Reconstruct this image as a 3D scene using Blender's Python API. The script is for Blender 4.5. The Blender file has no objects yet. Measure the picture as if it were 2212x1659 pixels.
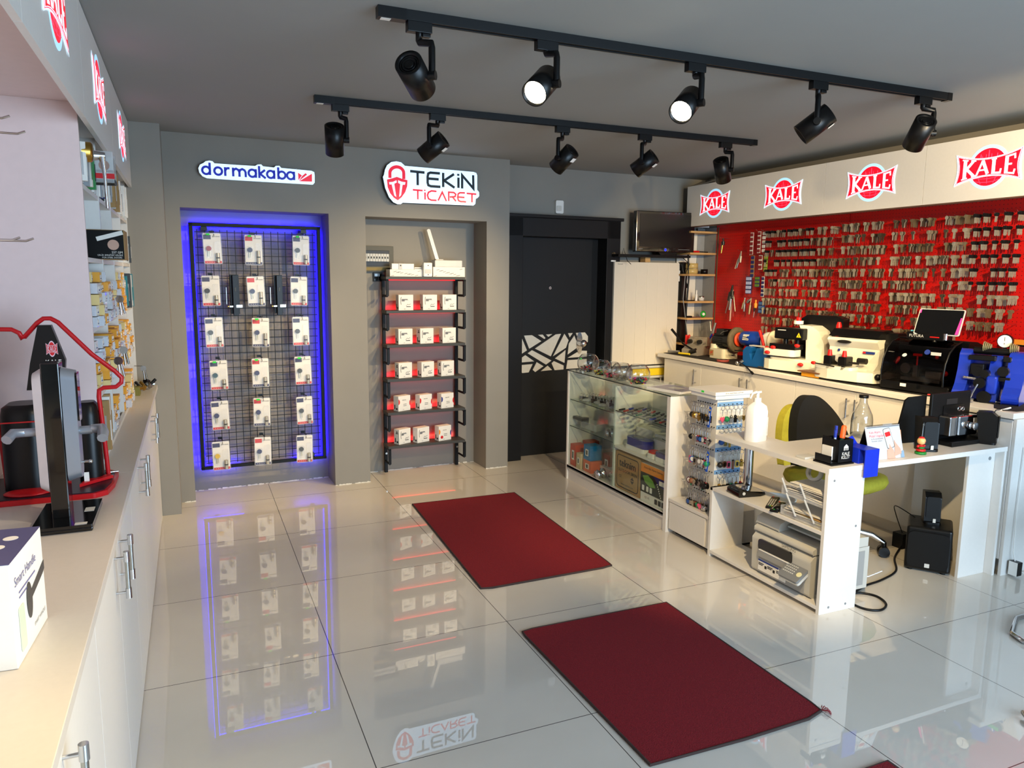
import bpy, math, random
from mathutils import Vector, Matrix
S = bpy.context.scene; COL = S.collection
PI = math.pi; rnd = random.Random(7)
# ---------------- camera, world, lights, exposure ----------------
def cam_matrix(loc, yaw, pitch, roll):
    cy, sy, cp, sp = math.cos(yaw), math.sin(yaw), math.cos(pitch), math.sin(pitch)
    f = Vector((sy*cp, cy*cp, -sp)); r = Vector((cy, -sy, 0)); u = r.cross(f)
    r2 = r*math.cos(roll)+u*math.sin(roll); u2 = u*math.cos(roll)-r*math.sin(roll)
    m = Matrix.Identity(4)
    for i in range(3): m[i][0], m[i][1], m[i][2], m[i][3] = r2[i], u2[i], -f[i], loc[i]
    return m
cd = bpy.data.cameras.new('camera'); cam = bpy.data.objects.new('camera', cd); COL.objects.link(cam)
cd.sensor_width = 36; cd.lens = 1597.45/2212*36; cd.clip_start = .02; cd.clip_end = 60
cam.matrix_world = cam_matrix((0, 0, 1.596), .4099, .14487, .00867); S.camera = cam
S.view_settings.view_transform = 'Standard'; S.view_settings.look = 'None'
S.view_settings.gamma = 1; S.view_settings.use_curve_mapping = False
S.view_settings.exposure = 0.56
S.cycles.use_denoising = True; S.cycles.max_bounces = 8; S.cycles.diffuse_bounces = 4
S.cycles.glossy_bounces = 4; S.cycles.transmission_bounces = 8; S.cycles.transparent_max_bounces = 12
S.cycles.caustics_reflective = False; S.cycles.caustics_refractive = False
S.cycles.sample_clamp_indirect = 4; S.cycles.use_light_tree = True
W = bpy.data.worlds.new('world'); S.world = W; W.use_nodes = True
W.node_tree.nodes['Background'].inputs[0].default_value = (.62, .8, 1, 1)
W.node_tree.nodes['Background'].inputs[1].default_value = 1.0
def spot(name, loc, aim, e, col=(1, .82, .58), ang=50, blend=.5, rad=.03):
    l = bpy.data.lights.new(name, 'SPOT'); l.energy = e; l.color = col; l.spot_size = math.radians(ang)
    l.spot_blend = blend; l.shadow_soft_size = rad
    o = bpy.data.objects.new(name, l); COL.objects.link(o); o.location = loc
    o.rotation_euler = (Vector(aim)-Vector(loc)).to_track_quat('-Z', 'Y').to_euler(); return o
def area(name, loc, aim, e, sx, sy, col):
    l = bpy.data.lights.new(name, 'AREA'); l.energy = e; l.color = col; l.shape = 'RECTANGLE'; l.size = sx; l.size_y = sy
    o = bpy.data.objects.new(name, l); COL.objects.link(o); o.location = loc
    o.rotation_euler = (Vector(aim)-Vector(loc)).to_track_quat('-Z', 'Y').to_euler(); return o
# daylight through the shop window behind the camera
area('daylight', (2.6, -1.75, 1.35), (2.6, 3, 1.2), 160, 3.2, 2.1, (.56, .78, 1))
# ceiling spots of the track in front of the camera, out of the picture
WARM = (1, .74, .39)
spot('track_spot', (.55, 1.0, 2.3), (-.42, .85, .88), 95, (1, .80, .42), 60, .9)
spot('track_spot', (.9, 1.27, 2.3), (-.3, 2.1, .7), 40, (1, .84, .6), 60, .9)
spot('track_spot', (3.0, 1.27, 2.28), (4.5, 3.6, 1.5), 210, WARM, 62, .6)
spot('track_spot', (1.7, 1.27, 2.28), (2.95, 3.4, .55), 190, WARM, 55, .6)
spot('track_spot', (2.4, 1.27, 2.28), (3.9, 4.9, 1.0), 120, WARM, 50, .6)

# ---------------- mesh builder ----------------
class MB:
    def __init__(s, mat=None): s.v = []; s.f = []; s.mi = []; s.sm = []; s.mats = []; s.c = 0; mat and s.m(mat)
    def m(s, mat):
        if mat not in s.mats: s.mats.append(mat)
        s.c = s.mats.index(mat); return s
    def add(s, vs, fs, T=None, sm=False):
        n = len(s.v); s.v += [tuple(T @ Vector(v)) if T else tuple(v) for v in vs]
        flip = T is not None and T.to_3x3().determinant() < 0
        for f in fs:
            s.f.append([n+i for i in (reversed(f) if flip else f)]); s.mi.append(s.c); s.sm.append(sm)
        return s
    def box(s, x0, x1, y0, y1, z0, z1, T=None):
        if x0 > x1: x0, x1 = x1, x0
        if y0 > y1: y0, y1 = y1, y0
        if z0 > z1: z0, z1 = z1, z0
        v = [(x, y, z) for z in (z0, z1) for y in (y0, y1) for x in (x0, x1)]
        return s.add(v, [(0,2,3,1),(4,5,7,6),(0,1,5,4),(2,6,7,3),(0,4,6,2),(1,3,7,5)], T)
    def cb(s, c, d, T=None):
        return s.box(c[0]-d[0]/2, c[0]+d[0]/2, c[1]-d[1]/2, c[1]+d[1]/2, c[2]-d[2]/2, c[2]+d[2]/2, T)
    def prism(s, P, a, b, T=None, sm=False):      # outline in xy, from z=a to z=b (CCW)
        if sum(P[i-1][0]*P[i][1]-P[i][0]*P[i-1][1] for i in range(len(P))) < 0: P = P[::-1]
        n = len(P); v = [(x, y, a) for x, y in P]+[(x, y, b) for x, y in P]
        s.add(v, [tuple(range(n-1, -1, -1)), tuple(range(n, 2*n))], T)
        return s.add(v, [(i, (i+1) % n, (i+1) % n+n, i+n) for i in range(n)], T, sm)
    def loft(s, rings, T=None, cap=True, sm=True, closed=False):
        n = len(rings[0]); v = [p for r in rings for p in r]; k = len(rings)
        s.add(v, [(a*n+i, a*n+(i+1) % n, (a+1)*n+(i+1) % n, (a+1)*n+i) for a in range(k-1) for i in range(n)], T, sm)
        if cap: s.add(list(rings[0])+list(rings[-1]), [tuple(range(n-1, -1, -1)), tuple(range(n, 2*n))], T)
        return s
    def tube(s, pts, r, n=8, T=None, closed=False, cap=True):
        pts = [Vector(p) for p in pts]; rings = []; k = len(pts)
        rr = r if isinstance(r, (list, tuple)) else [r]*k
        up = None
        for i, p in enumerate(pts):
            a = pts[i-1] if (i > 0 or closed) else p; b = pts[(i+1) % k] if (i < k-1 or closed) else p
            d = (b-a).normalized()
            if up is None: up = Vector((0, 0, 1)) if abs(d.z) < .9 else Vector((1, 0, 0))
            x = up.cross(d)
            if x.length < 1e-5: x = Vector((0, 1, 0)).cross(d)
            x.normalize(); y = d.cross(x); up = y
            rings.append([p+(x*math.cos(t)+y*math.sin(t))*rr[i] for t in [2*PI*j/n for j in range(n)]])
        if closed: rings.append(rings[0])
        return s.loft(rings, T, cap=cap and not closed)
    def cyl(s, p, q, r, r2=None, n=20, T=None): return s.tube([p, q], [r, r if r2 is None else r2], n, T)
    def lathe(s, prof, n=24, T=None, cap=True):
        return s.loft([[(r*math.cos(2*PI*j/n), r*math.sin(2*PI*j/n), z) for j in range(n)] for r, z in prof], T, cap=cap)
    def ball(s, c, r, n=12, T=None, k=8):
        r = r if isinstance(r, (list, tuple)) else (r, r, r)
        return s.loft([[(c[0]+r[0]*math.sin(a)*math.cos(2*PI*j/n), c[1]+r[1]*math.sin(a)*math.sin(2*PI*j/n), c[2]-r[2]*math.cos(a)) for j in range(n)]
                       for a in [.05+(PI-.1)*i/k for i in range(k+1)]], T)
    def ribbon(s, pts, w, T=None, closed=False, z0=0, z1=.001):     # flat stroke in xy
        P = [Vector(p[:2]) for p in pts]; k = len(P); L = []; R = []
        for i in range(k):
            d1 = (P[i]-P[i-1]).normalized() if (i > 0 or closed) else None
            d2 = (P[(i+1) % k]-P[i]).normalized() if (i < k-1 or closed) else None
            d1 = d1 or d2; d2 = d2 or d1; t = (d1+d2)
            t = t.normalized() if t.length > 1e-6 else d1
            nn = Vector((-t.y, t.x)); c = max(.35, nn.dot(Vector((-d1.y, d1.x))))
            L.append(P[i]+nn*w/2/c); R.append(P[i]-nn*w/2/c)
        rng = range(k if closed else k-1)
        for i in rng:
            j = (i+1) % k; s.prism([tuple(R[i]), tuple(R[j]), tuple(L[j]), tuple(L[i])], z0, z1, T)
        return s
    def text(s, txt, size, T, z=.0008, align='CENTER', sx=1):
        key = (txt, align)
        if key not in TXT:
            c = bpy.data.curves.new('t', 'FONT'); c.body = txt; c.size = 1; c.align_x = align; c.align_y = 'CENTER'; c.resolution_u = 2
            o = bpy.data.objects.new('t', c); COL.objects.link(o); bpy.context.view_layer.update()
            me = bpy.data.meshes.new_from_object(o.evaluated_get(bpy.context.evaluated_depsgraph_get()))
            TXT[key] = ([tuple(v.co) for v in me.vertices], [tuple(p.vertices) for p in me.polygons])
            bpy.data.objects.remove(o); bpy.data.curves.remove(c); bpy.data.meshes.remove(me)
        vs, fs = TXT[key]
        return s.add([(x*size*sx, y*size, z) for x, y, _ in vs], fs, T)
    def build(s, name, parent=None, label=None, cat=None, group=None, kind=None, T=None, bev=0, seg=2):
        me = bpy.data.meshes.new(name); me.from_pydata(s.v, [], s.f)
        for m in s.mats: me.materials.append(m)
        me.polygons.foreach_set('material_index', s.mi); me.polygons.foreach_set('use_smooth', s.sm); me.update()
        o = bpy.data.objects.new(name, me); COL.objects.link(o)
        if parent: o.parent = parent
        if T is not None: o.matrix_world = T
        tag(o, label, cat, group, kind)
        if bev:
            b = o.modifiers.new('bevel', 'BEVEL'); b.width = bev; b.segments = seg; b.limit_method = 'ANGLE'; b.angle_limit = .7
        return o
TXT = {}
ORD = ['first', 'second', 'third', 'fourth', 'fifth', 'sixth', 'seventh', 'eighth', 'ninth', 'tenth', 'eleventh', 'twelfth']
def tag(o, label=None, cat=None, group=None, kind=None):
    for k, v in (('label', label), ('category', cat), ('group', group), ('kind', kind)):
        if v: o[k] = v
    return o
def thing(name, label, cat, T=None, group=None, kind=None):
    o = bpy.data.objects.new(name, None); COL.objects.link(o); o.empty_display_size = .05
    if T is not None: o.matrix_world = T
    return tag(o, label, cat, group, kind)
def at(x, y, z, rz=0, rx=0, ry=0):
    return Matrix.Translation((x, y, z)) @ Matrix.Rotation(rz, 4, 'Z') @ Matrix.Rotation(ry, 4, 'Y') @ Matrix.Rotation(rx, 4, 'X')
def frame(o, u, v):                         # plane frame: local x=u, y=v, z=u x v
    u = Vector(u).normalized(); v = Vector(v).normalized(); n = u.cross(v); m = Matrix.Identity(4)
    for i in range(3): m[i][0], m[i][1], m[i][2], m[i][3] = u[i], v[i], n[i], o[i]
    return m
def copy_tree(o, T=None, label=None, group=None, parent=None):
    c = o.copy(); COL.objects.link(c)
    if parent: c.parent = parent
    if T is not None: c.matrix_world = T
    if label: c['label'] = label
    if group: c['group'] = group
    for ch in list(o.children):
        copy_tree(ch, None, None, None, c)
    return c
BW = at(0, 5.53, 0, .0339)                  # frame of the back wall: local x along it, y into it
FF = Matrix.Rotation(PI/2, 4, 'X')          # xy drawing stood upright, facing -y
FL = frame((0, 0, 0), (0, -1, 0), (0, 0, 1))  # upright, facing -x
FR = frame((0, 0, 0), (0, 1, 0), (0, 0, 1))   # upright, facing +x
def arc(cx, cy, r, a0, a1, n=10, ry=None):
    ry = r if ry is None else ry
    return [(cx+r*math.cos(math.radians(a0+(a1-a0)*i/n)), cy+ry*math.sin(math.radians(a0+(a1-a0)*i/n))) for i in range(n+1)]
def cr(P, k=6):
    P = [Vector(p) for p in P]; Q = [P[0]]+P+[P[-1]]; R_ = []
    for i in range(1, len(Q)-2):
        a, b, c, d = Q[i-1:i+3]
        for j in range(k):
            t = j/k; R_.append(.5*((2*b)+(c-a)*t+(2*a-5*b+4*c-d)*t*t+(3*b-a-3*c+d)*t**3))
    return R_+[P[-1]]
def rrect(w, h, r, n=4, cx=0, cy=0):
    P = []
    for x, y, a in ((w/2-r, h/2-r, 0), (-w/2+r, h/2-r, 90), (-w/2+r, -h/2+r, 180), (w/2-r, -h/2+r, 270)): P += arc(cx+x, cy+y, r, a, a+90, n)
    return P
# ---------------- materials ----------------
def lin(c): return tuple(((v/255)/12.92 if v/255 <= .04045 else ((v/255+.055)/1.055)**2.4) for v in c)
MATS = {}
def M(name, rgb, rough=.5, metal=0, noise=.04, scale=30, bump=0, coat=0, trans=0, alpha=1, emit=0, ior=1.45, spec=.5, ecol=None):
    if name in MATS: return MATS[name]
    m = bpy.data.materials.new(name); m.use_nodes = True; nt = m.node_tree; b = nt.nodes['Principled BSDF']; I = b.inputs
    c = lin(rgb); I['Base Color'].default_value = (*c, 1); I['Roughness'].default_value = rough; I['Metallic'].default_value = metal
    I['IOR'].default_value = ior; I['Specular IOR Level'].default_value = spec
    if coat: I['Coat Weight'].default_value = coat; I['Coat Roughness'].default_value = .04
    if trans: I['Transmission Weight'].default_value = trans
    if alpha < 1: I['Alpha'].default_value = alpha
    if emit: I['Emission Color'].default_value = (*(lin(ecol) if ecol else c), 1); I['Emission Strength'].default_value = emit
    if (noise or bump) and not trans and not emit:
        tc = nt.nodes.new('ShaderNodeTexCoord'); nz = nt.nodes.new('ShaderNodeTexNoise'); nz.inputs['Scale'].default_value = scale
        nz.inputs['Detail'].default_value = 3; nt.links.new(tc.outputs['Object'], nz.inputs['Vector'])
        if noise:
            r = nt.nodes.new('ShaderNodeMapRange'); r.inputs[3].default_value = 1-noise*2; r.inputs[4].default_value = 1+noise*2
            x = nt.nodes.new('ShaderNodeVectorMath'); x.operation = 'SCALE'; x.inputs[0].default_value = c
            nt.links.new(nz.outputs[0], r.inputs[0]); nt.links.new(r.outputs[0], x.inputs['Scale']); nt.links.new(x.outputs[0], I['Base Color'])
        if bump:
            bp = nt.nodes.new('ShaderNodeBump'); bp.inputs['Strength'].default_value = bump; bp.inputs['Distance'].default_value = .003
            nt.links.new(nz.outputs[0], bp.inputs['Height']); nt.links.new(bp.outputs[0], I['Normal'])
    MATS[name] = m; return m
wallM = M('grey_wall_paint', (140, 136, 128), .75, noise=.03, scale=4, bump=.15)
ceilM = M('grey_ceiling_paint', (146, 148, 146), .8, noise=.02, scale=3)
laminate = M('white_laminate', (222, 219, 214), .38, noise=.015, scale=60)
lamEdge = M('white_laminate_edge', (232, 228, 220), .35, noise=.01)
beige = M('pale_worktop', (200, 194, 187), .35, noise=.02, scale=80)
black = M('black_plastic', (8, 8, 9), .35, noise=.05, spec=.35)
blackM = M('black_matt_metal', (9, 9, 10), .5, noise=.05, spec=.3)
blackG = M('black_gloss', (8, 8, 9), .1, noise=0, coat=.5)
rubber = M('black_rubber', (22, 21, 20), .85, noise=.1, bump=.3)
chrome = M('chrome', (205, 205, 208), .12, 1, noise=0)
steel = M('brushed_steel', (176, 174, 168), .3, 1, noise=.06, scale=90)
nickel = M('nickel_key', (190, 180, 156), .34, .55, noise=.1, scale=40)
brass = M('brass', (190, 150, 70), .28, 1, noise=.08)
dkmetal = M('dark_metal', (60, 58, 55), .4, .8, noise=.1)
white = M('white_plastic', (232, 231, 226), .4, noise=.01)
cream = M('cream_paint', (214, 208, 184), .4, noise=.03)
red = M('red_plastic', (200, 22, 18), .4, noise=.03)
redpeg = M('red_pegboard_paint', (214, 20, 8), .5, noise=.03, scale=8)
blueP = M('blue_paint', (22, 62, 160), .3, noise=.03, coat=.3)
blueD = M('deep_blue', (20, 44, 150), .4)
card = M('white_card', (236, 232, 224), .6, noise=.015)
paper = M('paper', (226, 224, 220), .8, noise=.02)
kraft = M('kraft_card', (166, 132, 84), .8, noise=.04)
ink = M('black_ink', (24, 22, 24), .6, noise=0)
inkred = M('red_ink', (206, 30, 36), .6, noise=0)
inkblue = M('blue_ink', (28, 52, 130), .6, noise=0)
grey = M('grey_plastic', (128, 130, 132), .5, noise=.02)
lgrey = M('light_grey_plastic', (196, 196, 192), .45, noise=.01)
orange = M('orange_card', (232, 140, 40), .55, noise=.03)
yellow = M('yellow_plastic', (226, 196, 30), .5, noise=.03)
green = M('green_sticker', (40, 214, 60), .5, noise=0)
wood = M('pale_wood', (190, 150, 96), .55, noise=.12, scale=14)
glass = M('clear_glass', (240, 248, 246), .02, trans=1, ior=1.45)
clear = M('clear_plastic', (235, 238, 242), .08, alpha=.2, noise=0, spec=.8)
# thin window/shelf glass: mostly see-through, glossy
def thin_glass(name, tint, gl=.12, tr=None):
    m = bpy.data.materials.new(name); m.use_nodes = True; nt = m.node_tree; nt.nodes.clear()
    o = nt.nodes.new('ShaderNodeOutputMaterial'); t = nt.nodes.new('ShaderNodeBsdfTransparent'); t.inputs[0].default_value = (*tint, 1)
    g = nt.nodes.new('ShaderNodeBsdfGlossy'); g.inputs['Roughness'].default_value = .03
    lw = nt.nodes.new('ShaderNodeLayerWeight'); lw.inputs[0].default_value = .5; pw = nt.nodes.new('ShaderNodeMath'); pw.operation = 'POWER'; pw.inputs[1].default_value = 4
    fr = nt.nodes.new('ShaderNodeMath'); fr.operation = 'MULTIPLY_ADD'; fr.inputs[1].default_value = gl*4; fr.inputs[2].default_value = gl*.25
    nt.links.new(lw.outputs['Facing'], pw.inputs[0]); nt.links.new(pw.outputs[0], fr.inputs[0])
    mx = nt.nodes.new('ShaderNodeMixShader'); nt.links.new(fr.outputs[0], mx.inputs[0]); nt.links.new(t.outputs[0], mx.inputs[1])
    nt.links.new(g.outputs[0], mx.inputs[2]); nt.links.new(mx.outputs[0], o.inputs[0]); return m
pane = thin_glass('glass_pane', (.93, .97, .95)); smoke = thin_glass('smoked_plastic', (.30, .27, .27)); bowlG = thin_glass('thin_bowl_glass', (.90, .92, .92), .6)
glassEdge = M('glass_edge', (20, 40, 36), .1, noise=0)
sheen = M('shiny_plastic_film', (225, 228, 232), .12, alpha=.38, noise=0, spec=.9)
# ---------------- floor, ceiling, walls ----------------
def floor_mat():
    m = bpy.data.materials.new('polished_floor_tile'); m.use_nodes = True; nt = m.node_tree; b = nt.nodes['Principled BSDF']; N = nt.nodes.new; L = nt.links.new
    tc = N('ShaderNodeTexCoord'); sx = N('ShaderNodeSeparateXYZ'); L(tc.outputs['Object'], sx.inputs[0]); outs = []
    for ax, off in (('X', .4845), ('Y', 2.995)):
        a = N('ShaderNodeMath'); a.operation = 'SUBTRACT'; a.inputs[1].default_value = off-8; L(sx.outputs[ax], a.inputs[0])
        w = N('ShaderNodeMath'); w.operation = 'PINGPONG'; w.inputs[1].default_value = .4; L(a.outputs[0], w.inputs[0])
        c = N('ShaderNodeMath'); c.operation = 'LESS_THAN'; c.inputs[1].default_value = .0017; L(w.outputs[0], c.inputs[0]); outs.append(c)
    mx = N('ShaderNodeMath'); mx.operation = 'MAXIMUM'; L(outs[0].outputs[0], mx.inputs[0]); L(outs[1].outputs[0], mx.inputs[1])
    nz = N('ShaderNodeTexNoise'); nz.inputs['Scale'].default_value = 2.2; nz.inputs['Detail'].default_value = 5; L(tc.outputs['Object'], nz.inputs['Vector'])
    cr = N('ShaderNodeValToRGB'); cr.color_ramp.elements[0].color = (*lin((208, 200, 188)), 1); cr.color_ramp.elements[1].color = (*lin((216, 209, 198)), 1)
    cr.color_ramp.elements[0].position = .3; cr.color_ramp.elements[1].position = .7; L(nz.outputs[0], cr.inputs[0])
    mc = N('ShaderNodeMixRGB'); L(mx.outputs[0], mc.inputs[0]); L(cr.outputs[0], mc.inputs[1]); mc.inputs[2].default_value = (*lin((60, 54, 50)), 1)
    L(mc.outputs[0], b.inputs['Base Color'])
    b.inputs['Roughness'].default_value = .5; b.inputs['Coat Weight'].default_value = 1; b.inputs['Coat Roughness'].default_value = .008; b.inputs['Coat IOR'].default_value = 1.85
    b.inputs['Specular IOR Level'].default_value = .2
    return m
FLOOR = floor_mat()
MB(FLOOR).box(-1.0, 4.9, -2, 6.3, -.1, 0).build('floor', kind='structure')
MB(ceilM).box(-1.0, 4.9, -2, 6.3, 2.515, 2.6).build('ceiling', kind='structure')
w = MB(wallM)
for a in ((-.9, -.03, 0, .5, 0, 2.52), (.955, 1.225, 0, .5, 0, 2.52), (2.205, 2.405, 0, .5, 0, 2.52), (-.03, .955, 0, .5, 2.033, 2.52), (1.225, 2.205, 0, .5, 2.025, 2.52),
          (-.03, .955, .27, .5, 0, 2.033), (1.225, 2.205, .27, .5, 0, 2.025), (2.405, 2.47, .24, .5, 0, 2.52), (2.47, 3.56, .24, .5, 2.09, 2.52), (3.56, 4.8, .24, .5, 0, 2.52)):
    w.box(*a)
w.build('wall_back', kind='structure', T=BW)
MB(wallM).box(-1.0, -.12, 5.26, 5.535, 0, 2.52).build('pillar', kind='structure')
MB(wallM).box(-1.0, -.9, -2, 5.6, 0, 2.52).build('wall_left', kind='structure')
MB(wallM).box(4.565, 4.9, -2, 6.3, 0, 2.52).build('wall_right', kind='structure')
w = MB(wallM); w.box(-1, .9, -2, -1.85, 0, 2.52).box(4.3, 4.9, -2, -1.85, 0, 2.52).box(.9, 4.3, -2, -1.85, 2.45, 2.52).box(.9, 4.3, -2, -1.85, 0, .25)
w.build('wall_front', kind='structure')
# ragged white caulk where the wall meets the floor
cm = MB(M('white_caulk', (225, 222, 214), .7, noise=.1, scale=60, bump=.5)); T = BW
def caulk(a, b, n):
    for i in range(n):
        if rnd.random() < .12: continue
        p = [a[k]+(b[k]-a[k])*i/n for k in (0, 1)]; q = [a[k]+(b[k]-a[k])*(i+1)/n for k in (0, 1)]; h = rnd.uniform(.002, .007); e = rnd.uniform(.002, .006)
        cm.box(min(p[0], q[0])-.0015, max(p[0], q[0])+.0015, min(p[1], q[1])-e, max(p[1], q[1])+.001, 0, h, T)
caulk((-.03, .269), (.955, .269), 60); caulk((.955, -.001), (1.225, -.001), 20); caulk((2.205, -.001), (2.405, -.001), 16); caulk((1.225, .269), (2.205, .269), 30); caulk((-.1, -.001), (-.03, -.001), 6)
cm.build('trim_1', kind='structure')
# ---------------- entrance door ----------------
doorM = M('anthracite_door', (22, 24, 27), .5, noise=.03, spec=.3)
doorE = M('black_door_frame', (13, 14, 17), .5, noise=.03, spec=.3)
d = thing('door_1', None, None, BW, kind='structure')
f = MB(doorE).box(2.47, 2.60, .14, .32, 0, 2.11).box(3.43, 3.57, .14, .32, 0, 2.11).box(2.47, 3.57, .14, .32, 1.93, 2.085).box(2.46, 3.59, .12, .32, 2.085, 2.112)
f.box(2.48, 3.56, .33, .49, 0, 2.1).build('door_frame', d, bev=.003)  # box behind the leaf is unseen, added to stop light leaking through
MB(doorM).box(2.60, 3.36, .27, .31, .0, 1.93).m(doorE).box(3.36, 3.43, .29, .32, 0, 1.93).build('door_leaf', d, bev=.003)
PT = [[(133,1140),(160,1138),(133,1175)],[(188,1138),(250,1136),(325,1190),(230,1252)],[(298,1135),(335,1134),(358,1165),(348,1172)],[(362,1134),(412,1132),(380,1155)],
 [(275,1252),(440,1135),(482,1132),(402,1325)],[(133,1205),(172,1160),(212,1265),(133,1318)],[(510,1132),(545,1190),(525,1255),(420,1325)],[(540,1128),(578,1128),(555,1165)],
 [(605,1128),(680,1125),(706,1160),(706,1210),(645,1240)],[(592,1150),(628,1250),(540,1315),(548,1220)],[(133,1355),(200,1305),(270,1362),(133,1368)],[(218,1290),(252,1265),(408,1362),(365,1395)],
 [(437,1345),(522,1275),(515,1388)],[(133,1390),(258,1385),(228,1455),(180,1458),(133,1425)],[(290,1370),(345,1408),(280,1455),(260,1435)],[(325,1450),(378,1405),(415,1445)],
 [(410,1385),(428,1368),(508,1410),(508,1445),(435,1448)],[(540,1345),(640,1285),(700,1290),(700,1340)],[(540,1365),(700,1362),(700,1440),(530,1442)]]
p = MB(M('pale_door_inlay', (214, 210, 198), .5))
for q in PT: p.prism([((x-133)/573*.72+2.61, 1.09-(y-1130)/330*.34) for x, y in q], -.2705, -.266, FF)
p.build('door_inlay', d)
h = MB(chrome); h.prism([(3.24+.032*math.cos(t)*1, 1.0+.10*math.sin(t)) for t in [2*PI*i/24 for i in range(24)]], -.27, -.262, FF).cyl((3.24, .262, 1.0), (3.24, .20, 1.0), .03).ball((3.24, .19, 1.0), (.035, .025, .035)).cyl((3.24, .27, .93), (3.24, .255, .93), .02)
h.build('door_handle', d)
MB(chrome).cyl((2.93, .27, 1.495), (2.93, .262, 1.495), .012).build('peephole', d)
MB(blackG).cyl((2.93, .262, 1.495), (2.93, .2605, 1.495), .006).build('peephole_lens', d)
# alarm sensor above the door
a = thing('motion_sensor', 'small white motion sensor box on the wall above the dark door', 'sensor', BW @ at(2.98, .24, 2.19))
MB(white).prism(rrect(.075, .11, .012), 0, .035, FF).build('housing', a, bev=.004)
MB(M('sensor_lens', (205, 203, 196), .3)).prism(rrect(.045, .045, .008, cx=-.008, cy=-.012), .033, .042, FF).build('lens_window', a)
# ---------------- lit track lights ----------------
def track(name, y, x0, x1, label):
    t = MB(blackM).box(x0, x1, y-.018, y-.008, 2.48, 2.515).box(x0, x1, y+.008, y+.018, 2.48, 2.515).box(x0, x1, y-.01, y+.01, 2.497, 2.515)
    r = t.build(name, label=label, cat='light track', group='ceiling light tracks', bev=.001)
    MB(black).box(x0-.002, x0+.1, y-.019, y+.019, 2.477, 2.515).m(card).box(x0+.01, x0+.045, y-.012, y+.012, 2.4755, 2.4765).build('feed_cap', r)
    MB(black).box(x1-.03, x1+.002, y-.019, y+.019, 2.478, 2.515).build('end_cap', r)
track('light_track', 2.68, .645, 3.53, 'black ceiling light track nearer the viewer, holding the two lamps whose lenses glow')
track('light_track', 4.09, .645, 3.55, 'black ceiling light track nearer the lit signs on the back wall')
lensM = M('lit_lens', (255, 238, 200), .3, emit=28, noise=0); lensD = M('lit_lens_dim', (255, 232, 190), .3, emit=6, noise=0)
HEADS = [  # adapter x, track y, centre, direction, side sign, energy, label
 (.793, 2.68, (.779, 2.68, 2.298), (.55, .75, -.35), 1, 0, 'black track spotlight first on the nearer track, aimed away with its vented back showing', 45),
 (1.295, 2.68, (1.277, 2.68, 2.319), (-.64, -.53, -.56), 1, 46, 'black track spotlight with glowing lens, second on the nearer track', 42),
 (1.988, 2.68, (1.95, 2.68, 2.313), (-.7, -.46, -.55), 1, 40, 'black track spotlight with glowing lens, third and middle one on the nearer track', 42),
 (2.671, 2.68, (2.666, 2.68, 2.296), (-.6, .5, -.6), -1, 90, 'black track spotlight with white sticker, fourth on the nearer track, above the display counter', 52),
 (3.353, 2.68, (3.344, 2.68, 2.311), (.3, .65, -.65), -1, 60, 'black track spotlight with bent arm, last on the nearer track above the key wall', 60),
 (.777, 4.09, (.744, 4.09, 2.301), (.1, .55, -.8), 1, 16, 'black track spotlight hanging straight down, between the two lit wall signs', 50),
 (1.312, 4.09, (1.288, 4.09, 2.302), (-.6, .5, -.55), -1, 56, 'black track spotlight with white sticker right above the padlock logo sign', 55),
 (2.091, 4.09, (2.105, 4.09, 2.293), (-.35, .7, -.6), -1, 52, 'black track spotlight third on the farther track, in front of the door wall', 55),
 (2.672, 4.09, (2.677, 4.09, 2.307), (-.5, .65, -.55), -1, 62, 'black track spotlight fourth on the farther track, above the radiator', 55),
 (3.301, 4.09, (3.284, 4.09, 2.303), (.5, .35, -.78), 1, 45, 'black track spotlight at the far end of the farther track, overlapping the white fascia', 55)]
for ax, ty, c, dr, sd, en, lab, ang in HEADS:
    c = Vector(c); dr = Vector(dr).normalized(); side = dr.cross(Vector((0, 0, 1))).normalized()*sd
    if sd == 1 and side.x < 0: side = -side
    if sd == -1 and (side.y > 0): side = -side
    t = thing('track_spotlight', lab, 'spotlight', Matrix.Translation(c), 'track spotlights')
    z = side.cross(dr).normalized(); R_ = Matrix.Identity(4)
    for i in range(3): R_[i][0], R_[i][1], R_[i][2] = side[i], z[i] * -1, dr[i]
    if R_.to_3x3().determinant() < 0:
        for i in range(3): R_[i][1] *= -1
    b = MB(black).lathe([(.0, -.068), (.036, -.068), (.037, -.075), (.05, -.075), (.05, .078), (.046, .078), (.045, .06), (0, .06)], 36, R_, cap=False)
    for k in (.012, .022, .03): b.lathe([(k, -.069), (k+.004, -.0715), (k+.004, -.068)], 24, R_, cap=False)
    b.build('lamp_body', t, bev=0)
    MB(lensM if en and ang == 42 else (lensD if en else blackG)).lathe([(0, .0625), (.044, .0625)], 28, R_, cap=False).build('lamp_lens', t)
    if ang in (52, 55, 60, 50): MB(card).box(-.016, .016, -.052, -.0505, -.06, -.03, R_).build('sticker', t)
    p = side*.062; a0 = Vector((ax-c.x, ty-c.y, 0)); top = 2.445-c.z
    st = Vector((p.x, p.y, .108))
    MB(black).tube([a0+Vector((0, 0, top)), a0+Vector((0, 0, .12)), Vector((a0.x, a0.y, .116)), st, Vector((p.x, p.y, .095)), p+Vector((0, 0, -.012))], .0125, 8).cyl(side*.046, side*.076, .016).build('lamp_arm', t)
    MB(black).box(a0.x-.045, a0.x+.045, a0.y-.016, a0.y+.016, top, top+.036).box(a0.x+.01, a0.x+.04, a0.y-.012, a0.y+.012, top-.012, top).build('track_adapter', t, bev=.002)
    if en: spot('track_lamp', c+dr*.085, c+dr*3, en, WARM, ang+20, .8)
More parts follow.
